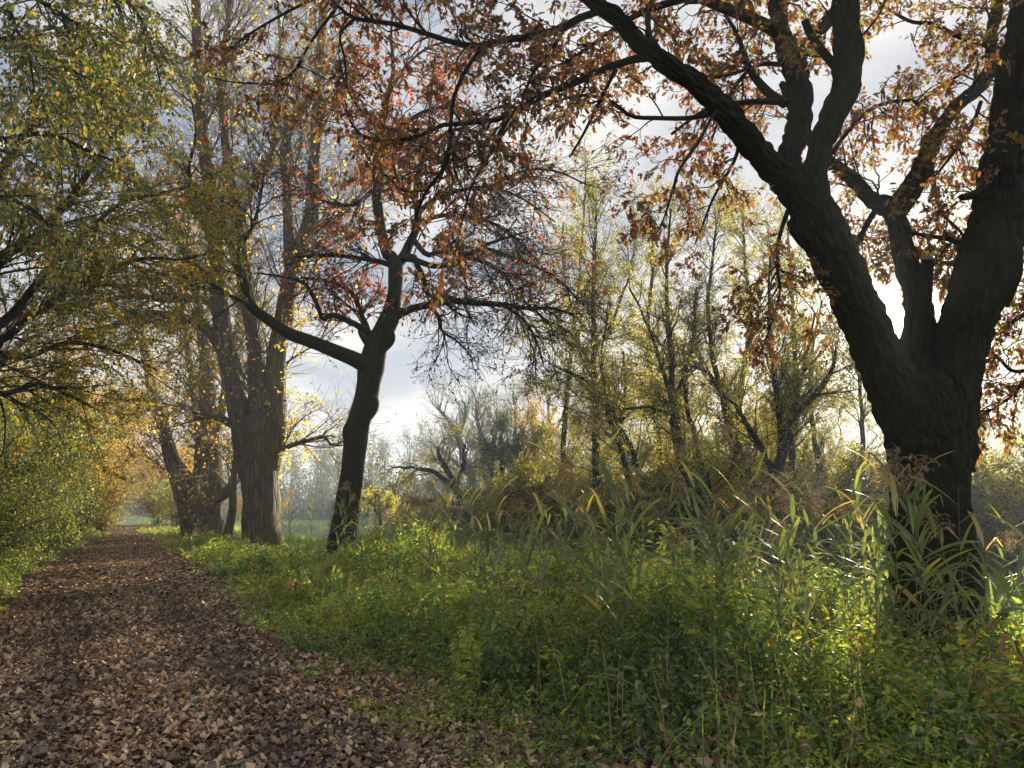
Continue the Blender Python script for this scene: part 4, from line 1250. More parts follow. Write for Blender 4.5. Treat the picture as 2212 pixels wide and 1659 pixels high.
far_tree('second bare tree with a broad pale crown, right of the tallest one', 'bare_tree', 64,
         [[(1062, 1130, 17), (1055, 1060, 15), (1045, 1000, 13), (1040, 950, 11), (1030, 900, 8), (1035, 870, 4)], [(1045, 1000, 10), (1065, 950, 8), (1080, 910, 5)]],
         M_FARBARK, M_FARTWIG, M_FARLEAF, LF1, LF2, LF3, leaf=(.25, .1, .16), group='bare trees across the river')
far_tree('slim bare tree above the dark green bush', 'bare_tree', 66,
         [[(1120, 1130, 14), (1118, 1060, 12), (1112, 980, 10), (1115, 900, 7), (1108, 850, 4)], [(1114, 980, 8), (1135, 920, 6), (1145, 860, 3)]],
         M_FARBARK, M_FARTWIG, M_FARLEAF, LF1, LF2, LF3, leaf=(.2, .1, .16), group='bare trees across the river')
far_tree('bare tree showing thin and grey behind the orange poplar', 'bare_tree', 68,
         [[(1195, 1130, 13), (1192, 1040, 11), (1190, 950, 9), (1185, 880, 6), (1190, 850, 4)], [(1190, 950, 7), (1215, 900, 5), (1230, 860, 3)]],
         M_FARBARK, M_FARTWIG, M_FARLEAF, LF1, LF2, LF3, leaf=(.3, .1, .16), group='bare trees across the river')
far_tree('spreading olive willow hanging over the reeds left of the dark bush', 'willow_tree', 46,
         [[(1010, 1150, 20), (1000, 1090, 17), (985, 1050, 14), (965, 1010, 12), (950, 985, 8), (945, 965, 4)], [(990, 1060, 12), (940, 1020, 10), (890, 1010, 7), (850, 1010, 4)], [(985, 1050, 10), (1000, 1000, 8), (1005, 960, 5)], [(1000, 1090, 9), (930, 1080, 7), (870, 1085, 4)]],
         M_WOODBARK, M_POPTWIG, M_WOODLEAF, dict(LF1, per_m=3.0, L=(1.2, 2.8), rmin=.016, up=.1), dict(LF2, per_m=3.2, L=(.7, 1.8), rmin=.011), LF3, leaf=(13, .09, .15), S=8)
far_tree('dense dark green tree in the middle of the far bank', 'evergreen_tree', 48,
         [[(1092, 1150, 14), (1088, 1090, 12), (1085, 1030, 10), (1083, 970, 7), (1085, 925, 4)], [(1088, 1060, 8), (1060, 1010, 6), (1050, 970, 4)], [(1088, 1050, 8), (1115, 1000, 6), (1125, 960, 4)]],
         M_WOODBARK, M_SHRUBTWIG, M_DARKGREEN, dict(LF1, per_m=7, L=(.8, 2.0), rmin=.014, t=(.2, 1)), dict(LF2, per_m=5, L=(.5, 1.1), rmin=.01), None, leaf=(34, .09, .15), S=8)
far_tree('orange-leaved tree with steep feathery twigs right of the dark green one', 'poplar_tree', 50,
         [[(1160, 1150, 13), (1158, 1080, 11), (1155, 1010, 9), (1152, 950, 6), (1150, 900, 4)], [(1158, 1080, 8), (1135, 1000, 6), (1128, 930, 4)], [(1158, 1080, 8), (1180, 1000, 6), (1188, 920, 4)]],
         M_WOODBARK, M_POPTWIG, M_GOLDLEAF, dict(LF1, per_m=8, L=(1.0, 2.6), ang=(.15, .5), rmin=.012, t=(.1, 1)), dict(LF2, per_m=4.5, L=(.6, 1.3), rmin=.009, ang=(.2, .5)), None, leaf=(13, .08, .13), S=8)
far_tree('small round yellow-green tree alone on the river bank', 'willow_tree', 58,
         [[(822, 1135, 10), (820, 1110, 9), (818, 1085, 6), (815, 1070, 4)], [(820, 1112, 6), (802, 1090, 5), (795, 1078, 3)], [(820, 1112, 6), (838, 1092, 5), (845, 1080, 3)]],
         M_WOODBARK, M_POPTWIG, leaf_mat('pale_yellow_leaf', [(0, (.24, .28, .04)), (.6, (.42, .40, .06)), (1, (.55, .40, .06))], trans=.6), dict(LF1, per_m=9, L=(.7, 1.3), rmin=.014, t=(.15, 1), up=.2), dict(LF2, per_m=6, L=(.3, .8), rmin=.01), None, leaf=(50, .08, .14), S=6)
x_, y_ = -15.2, 57
bank = []
for lab, (x_, y_), H_, lm_ in [
    ('low brown shrub on the river bank right of the small yellow tree', (-8.0, 57), 2.4, M_OCHRELEAF),
    ('russet thicket in front of the bare trees', (-3.5, 50), 3.4, M_OCHRELEAF),
    ('olive thicket under the orange-leaved tree', (2.2, 47), 4.0, M_WOODLEAF),
    ('grey-green bush below the olive willow', (-6.5, 46), 2.6, M_WOODLEAF),
    ('bushy green mound under the dark green tree', (-0.5, 46), 3.0, M_DARKGREEN)]:
    b_ = (x_, y_, gz(x_, y_))
    make_tree('bank_shrub', lab, 'shrub', stems(b_, 12, H_, 2.2, r=.04), M_WOODBARK, M_SHRUBTWIG, lm_, b_,
              dict(per_m=4.0, t=(.1, 1), ang=(.4, 1.2), L=(.6, 1.6), rr=.5, rmin=.012, rmax=.02, wig=.2, K=5, up=.1),
              dict(per_m=4.0, t=(.1, 1), ang=(.4, 1.1), L=(.3, .9), rr=.6, rmin=.009, wig=.22, K=4), leaf=(34, .08, .13), S=5, group='shrubs on the far bank', spread=.06)

# far wood: reads as one misty mass
seed(81)
nT = 150
u = rng.uniform(0, 1, nT)
X = -120 + 145 * u + rng.normal(0, 2, nT)
Yy = 128 + 14 * np.sin(u * 5) + rng.uniform(0, 22, nT)
Z = ground(X, Yy)
Ht = rng.uniform(9, 15, nT)
K_ = 8
U_ = np.linspace(0, 1, K_)
P = np.stack([X[:, None] + np.cumsum(rng.normal(0, .25, (nT, K_)), 1), Yy[:, None] + np.cumsum(rng.normal(0, .25, (nT, K_)), 1), Z[:, None] + Ht[:, None] * U_[None]], -1)
R = .22 * (1 - .85 * U_)[None] * np.ones((nT, 1))
b1 = spawn((P, R), 1.6, t=(.2, 1), ang=(.4, .9), L=(2, 4.5), rr=.5, rmin=.04, rmax=.08, wig=.18, K=6, up=.5)
b2_ = spawn(b1, 1.2, t=(.1, 1), ang=(.4, .9), L=(1, 2.2), rr=.5, rmin=.03, wig=.2, K=4, up=.3)
Vs, Fs, Bs, n = [], [], [], 0
for g, S in (((P, R), 6), (b1, 3), (b2_, 3)):
    V, Fq, B = tubes(*g, S)
    Vs.append(V); Fs.append(Fq + n); Bs.append(B); n += len(V)
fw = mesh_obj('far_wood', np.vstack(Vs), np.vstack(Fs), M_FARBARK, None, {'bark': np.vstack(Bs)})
tag(fw, 'misty row of far trees across the water', kind='stuff')
bag = Bag()
for g, d in ((b2_, 4.5), (b1, 4)):
    pos, ax = along(g, d, spread=.3)
    bag.add(*leaves(pos, ax, rng.uniform(.2, .42, len(pos)), DIAM, jit=1.2))
n_ = 70000
uu = rng.uniform(0, 1, n_)
xx = -120 + 145 * uu
yy = 124 + 14 * np.sin(uu * 5) + rng.uniform(0, 22, n_)
pos = np.stack([xx, yy, ground(xx, yy) + np.abs(rng.normal(0, 3.0, n_))], -1)
bag.add(*leaves(pos, rng.normal(0, 1, (n_, 3)), rng.uniform(.3, .6, n_), DIAM, jit=1))
n_ = 130000
ti = rng.integers(0, nT, n_)
hh = rng.beta(1.6, 1.5, n_)
rr_ = (1.0 + 2.0 * np.sin(pi * hh)) * rng.uniform(.2, 1, n_) ** .6
an = rng.uniform(0, 2 * pi, n_)
pos = np.stack([X[ti] + rr_ * np.cos(an), Yy[ti] + rr_ * np.sin(an), Z[ti] + .4 + Ht[ti] * hh * .97], -1)
q = vnoise(pos[:, 0] * 1.0, pos[:, 2], .9, 3) + rng.normal(0, .25, n_) > -.15
bag.add(*leaves(pos[q], rng.normal(0, 1, (q.sum(), 3)), rng.uniform(.2, .42, q.sum()), DIAM, jit=1))
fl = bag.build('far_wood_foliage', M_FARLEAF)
tag(fl, 'grey-green leaves and scrub of the misty far trees', kind='stuff')
print('far wood', len(b1[0]), len(b2_[0]), bag.n // 4)


# ------------------------------------------------------------------ ground cover
def scatter(n, s0, s1, t0, t1, maxd=60):
    """random points in a patch of path coordinates, kept if in view"""
    s = rng.uniform(s0, s1, n)
    t = rng.uniform(t0, t1, n)
    x, y = xy_of(s, t)
    ok = (y > 3.2) & (np.abs(x) < .74 * y + .6) & (np.hypot(x, y) < maxd)
    x, y, s, t = x[ok], y[ok], s[ok], t[ok]
    return x, y, s, t - shift(s)


def nfade(x, y, d0):
    """thin out with distance"""
    d = np.hypot(x, y)
    return rng.uniform(0, 1, len(x)) < np.clip(d0 / d, 0, 1) ** 1.2


# fallen leaves
seed(91)
bag = Bag()
LT = []
for k in range(6):
    V = OAK[0].copy()
    st_ = [(0, .02), (.12, .12), (.28, .26), (.42, .22), (.56, .34), (.7, .22), (.86, .18), (1.0, .01)]
    V, Fq = strip_leaf(st_, fold=rng.uniform(-.4, .5), curl=rng.uniform(-.5, .5))
    V[:, 2] += rng.normal(0, .035, len(V)) + .25 * V[:, 0] * np.sin(V[:, 1] * 6 + k)
    V[:, 0] += rng.normal(0, .02, len(V))
    LT.append((V, Fq))


def litter(x, y, size, tmpl_k, lift=.02, tint=None):
    n = len(x)
    a = rng.uniform(0, 2 * pi, n)
    ax = np.stack([np.cos(a), np.sin(a), rng.normal(0, .18, n)], -1)
    up = np.stack([rng.normal(0, .33, n), rng.normal(0, .33, n), np.ones(n)], -1)
    z = np.maximum(ground(x, y), -9) + .012 + rng.uniform(0, lift, n)
    pos = np.stack([x, y, z], -1)
    return leaves(pos, ax, size, tmpl_k, nrm=up, jit=0.0, droop=0.0, tint=tint)


x, y, s, t = scatter(520000, -3, 14, -9, 3.5, 15)
dens = np.where((t > -5) & (t < -.2), 1.0, np.where(t >= -.2, np.clip(.9 - .55 * t, .15, 1), .8))
bare = 1 - .72 * np.exp(-(((x + 2.2) / .5) ** 2 + ((y - 8.3) / 1.2) ** 2)) - .45 * np.exp(-(((x + 1.2) / .5) ** 2 + ((y - 5.3) / .5) ** 2))
bare = np.clip(bare - .4 * smooth(vnoise(x, y, 2.3), .35, .8), .05, 1)
bare = bare * (1 - .5 * np.exp(-((t + 1.05) / .22) ** 2) - .5 * np.exp(-((t + 2.35) / .22) ** 2) * (vnoise(x, y, .8, 2) > -.2))
keep = (rng.uniform(0, 1, len(x)) < dens * bare) & nfade(x, y, 7)
x, y, t = x[keep], y[keep], t[keep]
tnt = np.clip(rng.uniform(0, 1, len(x)) * (1 - .35 * np.exp(-((t + 1.05) / .3) ** 2) - .35 * np.exp(-((t + 2.35) / .3) ** 2) + .15 * vnoise(x, y, 1.1, 8)), 0, 1)
ks = rng.integers(0, 6, len(x))
for k in range(6):
    q = ks == k
    bag.add(*litter(x[q], y[q], np.clip(rng.normal(.044, .016, q.sum()), .016, .10), LT[k], lift=.03, tint=tnt[q]))
nn = len(x)
x, y, s, t = scatter(260000, 8, 60, -6, 3, 75)
q = (np.hypot(x, y) >= 14.5) & nfade(x, y, 22) & (((t < .1) & (t > -3.2)) | (rng.uniform(0, 1, len(x)) < .2))
x, y = x[q], y[q]
bag.add(*litter(x, y, rng.uniform(.06, .12, len(x)), OVATE, lift=.03))
x, y, s, t = scatter(5200, -3, 14, .2, 6.5, 14)
ax = nz(np.stack([rng.normal(0, 1, len(x)), rng.normal(0, 1, len(x)), rng.normal(0, .5, len(x))], -1))
z = ground(x, y) + (.12 + .45 * smooth(t, .2, 2.0) - .2 * smooth(t, 4.5, 6.5)) * rng.uniform(.3, 1.05, len(x))
bag.add(*leaves(np.stack([x, y, z], -1), ax, rng.uniform(.04, .085, len(x)), LT[1], jit=.2))
fl = bag.build('fallen_leaves', M_LITTER)
tag(fl, 'thick carpet of curled brown leaves over the path', kind='stuff')
print('litter', nn, len(x))

# leafy undergrowth (nettles and the like) on the bank, verge and left edge
seed(92)


def hgt(s, t):
    a = .12 + .45 * smooth(t, .2, 2.0) - .2 * smooth(t, 4.5, 6.5)
    b = .20 + .34 * smooth(t, .1, 1.2) - .15 * smooth(t, 4, 6)
    w = smooth(s, 9.5, 13)
    h = a * (1 - w) + b * w
    lft = .15 + .8 * smooth(-t, 3.0, 4.8)
    return np.where(t < -1.5, lft, h)


bag = Bag()
SP, SR = [], []


def herbs(x, y, s, t, leafn, size, hm=1.0, tmpl=OVATE, stems_=True):
    M = len(x)
    if not M:
        return
    H = hgt(s, t) * rng.uniform(.35, 1.3, M) * hm * (1 + .6 * vnoise(x, y, 1.6, 2))
    H = H * (1 - .62 * np.exp(-((t - 2.6) / 1.6) ** 2) * smooth(s, 10, 13))
    z = ground(x, y)
    lean = rng.normal(0, .16, (M, 2))
    K = 5
    u = np.linspace(0, 1, K)[None]
    P = np.stack([x[:, None] + lean[:, :1] * H[:, None] * u ** 1.5, y[:, None] + lean[:, 1:] * H[:, None] * u ** 1.5, z[:, None] + H[:, None] * u], -1)
    if stems_:
        SP.append(P)
        SR.append(np.full((M, K), .0028) * (1.3 - u))
    c = np.maximum(4, (leafn * H / .6)).astype(int)
    i = np.repeat(np.arange(M), c)
    f = rng.uniform(.25, 1, len(i)) ** .8
    k = np.minimum((f * (K - 1)).astype(int), K - 2)
    fr = (f * (K - 1) - k)[:, None]
    pos = P[i, k] * (1 - fr) + P[i, k + 1] * fr
    a = rng.uniform(0, 2 * pi, len(i))
    ax = np.stack([np.cos(a), np.sin(a), rng.uniform(-.5, .35, len(i))], -1)
    off = ax * (rng.uniform(.01, .09, len(i)) * np.clip(H[i], .2, 1))[:, None]
    sz = size * rng.uniform(.6, 1.25, len(i)) * (1.1 - .45 * f)
    patch = np.clip(.5 + .35 * vnoise(pos[:, 0], pos[:, 1], 1.9, 5) + rng.normal(0, .2, len(i)), 0, 1)
    patch = np.clip(patch + (rng.normal(0, .22, M) + np.where(rng.uniform(0, 1, M) < .05, .5, 0))[i], 0, 1)
    kind_ = (vnoise(x, y, 2.7, 9) + rng.normal(0, .35, M))[i]
    for tm, msk, sk in ((tmpl, kind_ > .1, .9), (NETL, (kind_ <= .1) & (kind_ > -.35), 1.15), (SLIM, kind_ <= -.35, 1.5)):
        bag.add(*leaves(pos[msk] + off[msk], ax[msk], sz[msk] * sk, tm, jit=.3, droop=.15, tint=patch[msk]))


x, y, s, t = scatter(7000, -3, 13, -.1, 6.2, 14)
q = (rng.uniform(0, 1, len(x)) < np.clip(.3 + t * .6, 0, 1)) & (vnoise(x, y, 2.1, 11) > -.45)
x, y, s, t = x[q], y[q], s[q], t[q]
herbs(x, y, s, t, 34, .078)
n1 = len(x)
# low creeping cover along the path's right edge
x, y, s, t = scatter(15000, -3, 14, -.65, 2.0, 15)
q = (vnoise(x, y, 1.4, 3) * .7 + t * 2.5 > -.9) & ((vnoise(x, y, 3.3, 12) > -.28) | (t > .12) | (rng.uniform(0, 1, len(x)) < .15))
herbs(x[q], y[q], s[q], t[q] + .35, 30, .052, .9, stems_=False)
n2 = q.sum()
x, y, s, t = scatter(9000, 11, 46, .1, 8, 50)
q = nfade(x, y, 16) & ((t < 3.4) | (x > -.2 * y))
herbs(x[q], y[q], s[q], t[q], 30, .10, 1.1)
n3 = q.sum()
# left edge
x, y, s, t = scatter(22000, 5, 52, -8, -1.0, 58)
q = nfade(x, y, 16) & (t < -3.2 + .5 * smooth(s, 15, 40) + .25 * vnoise(x, y, 1.2, 6))
herbs(x[q], y[q], s[q], t[q], 26, .08, .9)
cxs = rng.uniform(0, 1, 60)
for i_ in range(60):
    s0_, t0_ = rng.uniform(-1, 13), rng.uniform(.5, 4.5)
    m_ = int(rng.integers(14, 34))
    s_c = s0_ + rng.normal(0, .28, m_)
    t_c = t0_ + rng.normal(0, .28, m_)
    x_c, y_c = xy_of(s_c, t_c + shift(s_c))
    if abs(x_c.mean()) < .72 * y_c.mean() and y_c.mean() > 4.3:
        herbs(x_c, y_c, s_c, np.maximum(t_c, 1.2), 44, .085, rng.uniform(.9, 1.35), NETL)
print('herbs', n1, n2, n3, q.sum(), bag.n // 6)
fo = bag.build('undergrowth', M_NETTLE)
tag(fo, 'nettles and low leafy plants covering the bank and path edges', kind='stuff')
V, Fq, B = tubes(np.concatenate(SP), np.concatenate(SR), 3)
fs = mesh_obj('undergrowth_stems', V, Fq, M_REEDSTEM, None, {'tint': rng.uniform(0, .6, len(V) // 15).repeat(15)})
tag(fs, 'thin stems of the nettles and low plants', kind='stuff')

# bramble canes arching through the undergrowth
seed(96)
nb = 90
sb, tb = rng.uniform(-2, 13, nb), rng.uniform(.8, 6, nb)
xb, yb = xy_of(sb, tb)
ok_ = (yb > 4.4) & (np.abs(xb) < .72 * yb)
xb, yb = xb[ok_], yb[ok_]
nb = len(xb)
ub = np.linspace(0, 1, 12)[None]
ab = rng.uniform(0, 2 * pi, nb)[:, None]
Lb = rng.uniform(.7, 1.7, nb)[:, None]
hb = rng.uniform(.35, .85, nb)[:, None]
PB = np.stack([xb[:, None] + np.cos(ab) * Lb * ub, yb[:, None] + np.sin(ab) * Lb * ub, ground(xb, yb)[:, None] + hb * 4 * ub * (1 - ub) * (1.15 - .3 * ub) + .02], -1)
PB += np.cumsum(rng.normal(0, .012, PB.shape), 1)
V, Fq, B = tubes(PB, np.full((nb, 12), .0035), 4)
bagb = Bag()
bagb.add(V, Fq, np.full(len(V), .97))
posb, axb = along((PB, np.full((nb, 12), .003)), 16, t=(.05, 1), spread=.02)
posb = np.repeat(posb, 3, 0) + rng.normal(0, .02, (len(posb) * 3, 3))
axb = nz(rng.normal(0, 1, posb.shape) + np.array([0, 0, .1]))
bagb.add(*leaves(posb, axb, rng.uniform(.05, .085, len(posb)), NETL, jit=.2, droop=.3, tint=np.clip(rng.normal(.35, .3, len(posb)), 0, 1)))
tag(bagb.build('brambles', M_NETTLE), 'arching bramble canes tangled through the bank plants', kind='stuff')

# grey-green tall herbs under the wood and on the far side of the meadow
seed(93)
bag = Bag()
n_ = 26000
x = rng.uniform(-9, 24, n_)
y = rng.uniform(19, 50, n_)
q = (y > 20.5 + 1.5 * vnoise(x, x * 0, .5)) & (np.abs(x) < .72 * y) & (driver_dist(x, y) > 4.2) & (st_of(x, y)[1] > 5) & (x > -.18 * y)
x, y = x[q], y[q]
n_ = len(x)
H = rng.uniform(.35, 1.15, n_)
z = ground(x, y)
rep = 9
xx = np.repeat(x, rep) + rng.normal(0, .13, n_ * rep)
yy = np.repeat(y, rep) + rng.normal(0, .13, n_ * rep)
zz_ = np.repeat(z, rep) + np.repeat(H, rep) * rng.uniform(.1, 1, n_ * rep)
bag.add(*leaves(np.stack([xx, yy, zz_], -1), rng.normal(0, 1, (n_ * rep, 3)), rng.uniform(.08, .16, n_ * rep), SLIM, jit=.3))
fo = bag.build('woodland_herbs', M_FARLEAF)
tag(fo, 'grey-green tall herbs on the shaded woodland floor', kind='stuff')

# grass: meadow, verge tufts and tan stalks between the reeds and the river
seed(94)
BL = (np.array([(-.02, 0, 0), (.02, 0, 0), (.016, .5, .05), (-.016, .5, .05), (0, 1, .25)], float), np.array([(0, 1, 2, 3)]))


def blades(x, y, h, w, lean=.35, tint=None):
    M = len(x)
    z = ground(x, y) - .02
    a = rng.uniform(0, 2 * pi, M)
    d = np.stack([np.cos(a), np.sin(a)], -1) * (rng.uniform(0, lean, M) * h)[:, None]
    b = np.stack([np.sin(a), -np.cos(a)], -1) * (w * .5)[:, None]
    p0 = np.stack([x, y, z], -1)
    V = np.zeros((M, 5, 3))
    V[:, 0] = p0
    V[:, 1] = p0
    V[:, 0, :2] -= b
    V[:, 1, :2] += b
    mid = p0 + np.c_[d * .35, h * .55]
    V[:, 2] = mid
    V[:, 3] = mid
    V[:, 2, :2] += b * .8
    V[:, 3, :2] -= b * .8
    V[:, 4] = p0 + np.c_[d, h]
    o = (np.arange(M) * 5)[:, None]
    q_ = np.array([[0, 1, 2, 3]]) + o
    t3 = np.array([[3, 2, 4]]) + o
    tn = rng.uniform(0, 1, M) if tint is None else tint
    return V.reshape(-1, 3), q_, t3, np.repeat(tn, 5)


class GB:
    def __init__(self):
        self.V, self.q, self.t, self.a, self.n = [], [], [], [], 0

    def add(self, V, q, t3, a):
        self.V.append(V); self.q.append(q + self.n); self.t.append(t3 + self.n); self.a.append(a); self.n += len(V)

    def build(self, name, mat):
        return mesh_obj(name, np.vstack(self.V), [np.vstack(self.q), np.vstack(self.t)], mat, None, {'tint': np.concatenate(self.a)})


g = GB()
n_ = 60000
x = rng.uniform(-2, 22, n_)
y = rng.uniform(10, 23, n_)
tt2 = st_of(x, y)[1]
q = (tt2 > 7.5) & (np.abs(x) < .74 * y)
x, y = x[q], y[q]
g.add(*blades(x, y, rng.uniform(.06, .2, len(x)), rng.uniform(.006, .012, len(x)), .9, np.clip(rng.normal(.4, .15, len(x)), 0, 1)))
x, y, s, t = scatter(9000, 8, 60, -6.5, 6, 65)
q = ((t < -3.2) | (t > .1)) & nfade(x, y, 25)
x, y, t = x[q], y[q], t[q]
g.add(*blades(x, y, rng.uniform(.15, .5, len(x)), rng.uniform(.006, .014, len(x)), .7))
# meadow on the near river bank far down the gap
n_ = 60000
x = rng.uniform(-36, -6, n_)
y = rng.uniform(34, 112, n_)
q = (driver_dist(x, y) > 3.5) & (st_of(x, y)[1] > 5)
x, y = x[q], y[q]
g.add(*blades(x, y, rng.uniform(.15, .4, len(x)), rng.uniform(.05, .09, len(x)), .9, np.clip(rng.normal(.66, .1, len(x)), 0, .84)))  # paler, yellower tint puts sunlight on the far meadow into the blade colour
tag(g.build('grass', M_GRASS), 'green meadow grass and verge tufts', kind='stuff')
g = GB()
n_ = 22000
x = rng.uniform(-10, 8, n_)
y = rng.uniform(15, 44, n_)
tt2 = st_of(x, y)[1]
q = (tt2 > 6.0) & (driver_dist(x, y) > 3.2) & (x > -.19 * y) & (x < 3.0 + .1 * y) & ((y > 22) | (x < .12 * y)) & (np.abs(vnoise(x, y, .6, 7)) < .5)
x, y = x[q], y[q]
g.add(*blades(x, y, rng.uniform(.5, 1.15, len(x)), rng.uniform(.008, .02, len(x)), .45, np.clip(rng.normal(.85, .2, len(x)), 0, 1)))
x, y, s, t = scatter(5200, -3, 14, .4, 9, 14)
g.add(*blades(x, y, rng.uniform(.3, .9, len(x)), rng.uniform(.004, .009, len(x)), .7, np.clip(rng.normal(.75, .25, len(x)), 0, 1)))
tag(g.build('dry_grass', M_GRASS), 'tan and olive stalks of dry grass behind the undergrowth', kind='stuff')

# ------------------------------------------------------------------ reeds: every stalk is a plant of its own
seed(95)


def make_reed(H, nleaf, plume, lean, droopy):
    e = thing('reed', 'x', 'reed', (0, 0, 0), 'reed stalks on the bank')
    K = 10
    u = np.linspace(0, 1, K)
    a0 = rng.uniform(0, 6.28)
    P = np.stack([lean * H * u ** 2 * cos(a0), lean * H * u ** 2 * sin(a0), H * u], -1)[None]
    V, Fq, B = tubes(P, (.0045 * (1 - .6 * u))[None], 6)
    mesh_obj('stem', V, Fq, M_REEDSTEM, e, {'tint': np.full(len(V), rng.uniform(.1, .7))}, shade=True)
    LV, LF, LA, n = [], [], [], 0
    for i in range(nleaf):
        f = .22 + .75 * (i + rng.uniform(0, .6)) / nleaf
        fi = f * (K - 1)
        k = min(int(fi), K - 2)
        p = P[0, k] + (P[0, k + 1] - P[0, k]) * (fi - k)
        L = rng.uniform(.30, .62) * (1 - .25 * abs(f - .6))
        w = rng.uniform(.018, .034)
        a = a0 + (i % 2) * pi + rng.normal(0, .7)
        el = rng.uniform(.3, 1.1)
        m = 9
        dirh = np.array([cos(a), sin(a), 0])
        side = np.array([-sin(a), cos(a), 0])
        tw = rng.uniform(-.8, .8)
        q = p.copy()
        tint = np.clip(rng.normal(.4, .22) + .3 * (rng.uniform() < .12), 0, 1)
        dr = rng.choice([.3, .7, 1.3, 2.2], p=[.3, .3, .25, .15]) * droopy * rng.uniform(.7, 1.3)
        kink = rng.uniform(.35, .8) if rng.uniform() < .35 else 2.0
        kd = rng.uniform(.9, 2.0)
        for j in range(m):
            v = j / (m - 1)
            e_ = el - dr * v ** 1.4 - (kd if v > kink else 0)
            d = dirh * cos(e_) + np.array([0, 0, sin(e_)])
            ww = w * (.35 + 1.0 * min(v * 4, 1) * (1 - v) ** .6 * 1.0) * (1 if j < m - 1 else .05)
            sd = side * cos(tw * v) + np.cross(d, side) * sin(tw * v)
            nrm_ = np.cross(sd, d)
            LV += [q - sd * ww * .5 + nrm_ * ww * .12, q, q + sd * ww * .5 + nrm_ * ww * .12]
            LA += [np.clip(tint + .25 * v ** 3, 0, 1)] * 3
            if j < m - 1:
                b_ = n + j * 3
                LF += [(b_, b_ + 1, b_ + 4, b_ + 3), (b_ + 1, b_ + 2, b_ + 5, b_ + 4)]
            q = q + d * L / (m - 1)
        n += m * 3
    mesh_obj('leaves', np.array(LV), np.array(LF), M_REED, e, {'tint': np.array(LA)}, shade=True)
    if plume:
        bagp = Bag()
        tip = P[0, -1]
        ns = 34
        Q = np.zeros((ns, 6, 3))
        st0 = tip[None] + np.stack([np.zeros(ns), np.zeros(ns), rng.uniform(-.02, .16, ns)], -1)
        a = a0 + rng.normal(0, 1.0, ns)
        Q[:, 0] = st0
        el = rng.uniform(.5, 1.3, ns)
        ln = rng.uniform(.06, .17, ns)
        for j in range(1, 6):
            e_ = el - (j / 5) * rng.uniform(.9, 2.0, ns)
            Q[:, j] = Q[:, j - 1] + np.stack([np.cos(a) * np.cos(e_), np.sin(a) * np.cos(e_), np.sin(e_)], -1) * (ln / 5)[:, None]
        V, Fq, B = tubes(Q, np.full((ns, 6), .0016), 3)
        bagp.add(V, Fq, rng.uniform(0, 1, ns).repeat(18))
        pos, ax = along((Q, np.full((ns, 6), .001)), 90, t=(.2, 1), spread=.003)
        bagp.add(*leaves(pos, ax, rng.uniform(.016, .032, len(pos)), SLIM, jit=.45, droop=.5))
        axs = np.stack([tip, tip + np.array([.01, 0, .09]), tip + np.array([.03 * cos(a0), .03 * sin(a0), .17])])[None]
        V, Fq, B = tubes(axs, np.array([[.002, .0016, .001]]), 4)
        bagp.add(V, Fq, np.full(len(V), .4))
        bagp.build('plume', M_PLUME, e)
    return e


kinds = [make_reed(1.75, 13, True, .10, 1.0), make_reed(1.55, 12, False, .16, 1.1), make_reed(1.35, 10, True, .22, .9), make_reed(1.2, 11, False, .12, 1.2),
         make_reed(1.85, 12, False, .08, .8), make_reed(1.0, 9, False, .25, 1.3), make_reed(1.5, 14, True, .05, 1.3)]
RL = ['tall reed stalk with a drooping plume and long arching leaves', 'leaning green reed stalk without a plume', 'short bent reed stalk with a brown plume', 'short leafy reed stalk in the undergrowth',
      'tallest straight reed stalk with stiff leaves', 'low bowed reed shoot near the ground', 'reed stalk with many hanging leaves and a pale plume']
spots = []
# traced: (px of the stalk foot, ground distance, kind)
for px, Y, k in [(1950, 6.6, 0), (1990, 6.9, 6), (1900, 6.3, 4), (2030, 6.2, 6), (1860, 6.8, 1), (2080, 6.7, 2), (1940, 5.8, 1), (1990, 5.6, 3), (1800, 6.4, 1), (1740, 6.9, 4), (1700, 7.4, 0), (1640, 6.6, 1), (1610, 7.2, 2),
                 (1560, 8.0, 1), (1490, 7.2, 2), (1430, 8.2, 0), (1360, 8.6, 4), (1330, 7.4, 1), (1260, 8.4, 2), (1180, 8.8, 1), (1120, 8.4, 0), (1090, 9.2, 4), (1060, 8.6, 1), (1140, 7.5, 3), (1400, 6.4, 3), (1340, 5.4, 5), (1300, 6.2, 3),
                 (1560, 6.0, 3), (1690, 5.6, 3), (2130, 6.6, 1), (2180, 7.5, 4), (2200, 5.6, 3), (2120, 5.2, 3), (2060, 4.9, 5), (2180, 4.8, 1), (1880, 5.2, 3), (1780, 5.0, 5), (1300, 5.7, 1), (1330, 5.9, 2), (1355, 5.6, 3), (1380, 5.8, 0), (1345, 6.1, 6), (1660, 5.9, 1), (1690, 6.1, 0), (1725, 5.8, 3), (1750, 6.2, 2), (1915, 5.4, 1), (1950, 5.2, 3), (1975, 5.9, 6), (2020, 5.5, 0), (2045, 5.8, 1), (2100, 5.6, 4), (2160, 5.9, 2), (1560, 6.6, 6), (1590, 6.4, 0), (1480, 6.3, 2), (1240, 6.6, 1), (1210, 6.9, 4), (970, 10.5, 2), (1010, 9.6, 1), (920, 11.5, 1), (860, 12.5, 3),
                 (1230, 10, 4), (1290, 10.5, 1), (1470, 9.5, 1), (1540, 9.8, 4), (1620, 9.2, 2), (1720, 9.0, 1), (1820, 8.6, 4), (1880, 8.0, 0), (2140, 8.6, 2), (1680, 8.1, 6), (1200, 7.2, 5), (1120, 6.8, 5), (1050, 7.8, 3)]:
    p = at(px, 1400, Y)
    spots.append((p[0], Y, k))
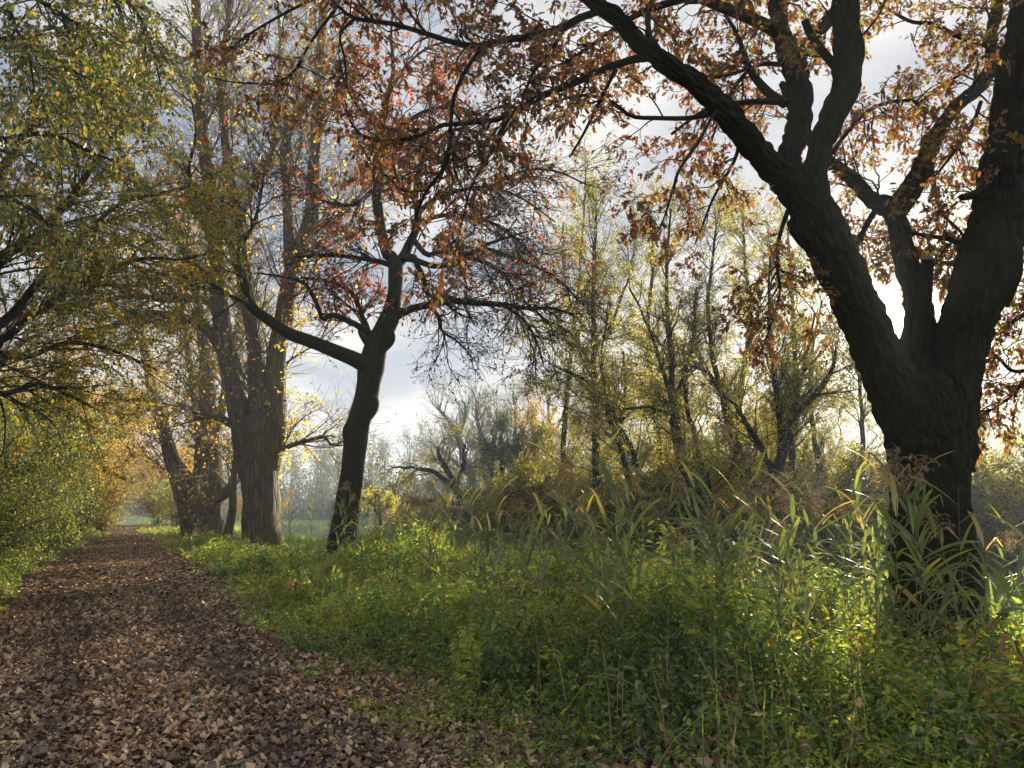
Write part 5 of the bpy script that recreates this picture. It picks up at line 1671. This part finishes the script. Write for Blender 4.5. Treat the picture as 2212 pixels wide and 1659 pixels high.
while len(spots) < 200:
    s_ = rng.uniform(0, 17)
    t__ = rng.uniform(1.8, 6.8)
    x_, y_ = xy_of(s_, t__)
    if y_ > 5.4 and abs(x_) < .7 * y_ and np.hypot(x_ - 4.3, y_ - 7.8) > .7 and abs(vnoise(x_, y_, .9, 4)) < .45:
        spots.append((x_, y_, int(rng.integers(0, 7))))
used = set()
for x_, y_, k in spots:
    loc = (x_, y_, gz(x_, y_) - .03)
    sc = rng.uniform(.85, 1.2)
    rz = rng.uniform(0, 6.28)
    if k not in used:
        used.add(k)
        e = kinds[k]
        e.location = loc
        e.rotation_euler = (0, 0, rz)
        e['label'] = RL[k]
        e['group'] = 'reeds: ' + RL[k]
    else:
        e = copy_thing(kinds[k], loc, rz, sc)
    e.rotation_euler[0] = rng.normal(0, .07)
    e.rotation_euler[1] = rng.normal(0, .07)

# ------------------------------------------------------------------ haze: pale damp air over the river
HZ = bpy.data.meshes.new('haze')
bpy.context.view_layer.update()
ztop = 5.0
for o_ in scene.objects:
    if o_.type == 'MESH' and o_ is not go:
        ztop = max(ztop, max((o_.matrix_world @ Vector(c_)).z for c_ in o_.bound_box))
bx0, bx1, by0, by1, bz0, bz1 = gx[0] - 2, gx[-1] + 2, gy[0] - 2, gy[-1] + 2, float(GZ.min()) - 1.0, ztop + 0.5
print('haze top', ztop)
vv = [(x, y, z) for z in (bz0, bz1) for y in (by0, by1) for x in (bx0, bx1)]
HZ.from_pydata(vv, [], [(0, 2, 3, 1), (4, 5, 7, 6), (0, 1, 5, 4), (1, 3, 7, 5), (3, 2, 6, 7), (2, 0, 4, 6)])
hz = link(bpy.data.objects.new('haze', HZ))
m, t_, out = new_mat('damp_air')
v = t_.nodes.new('ShaderNodeVolumePrincipled')
v.inputs['Color'].default_value = (.72, .84, 1.0, 1)
v.inputs['Density'].default_value = 0.0014
v.inputs['Anisotropy'].default_value = 0.3
t_.links.new(v.outputs[0], out.inputs['Volume'])
HZ.materials.append(m)
tag(hz, 'pale morning haze over the river and wood', kind='stuff')
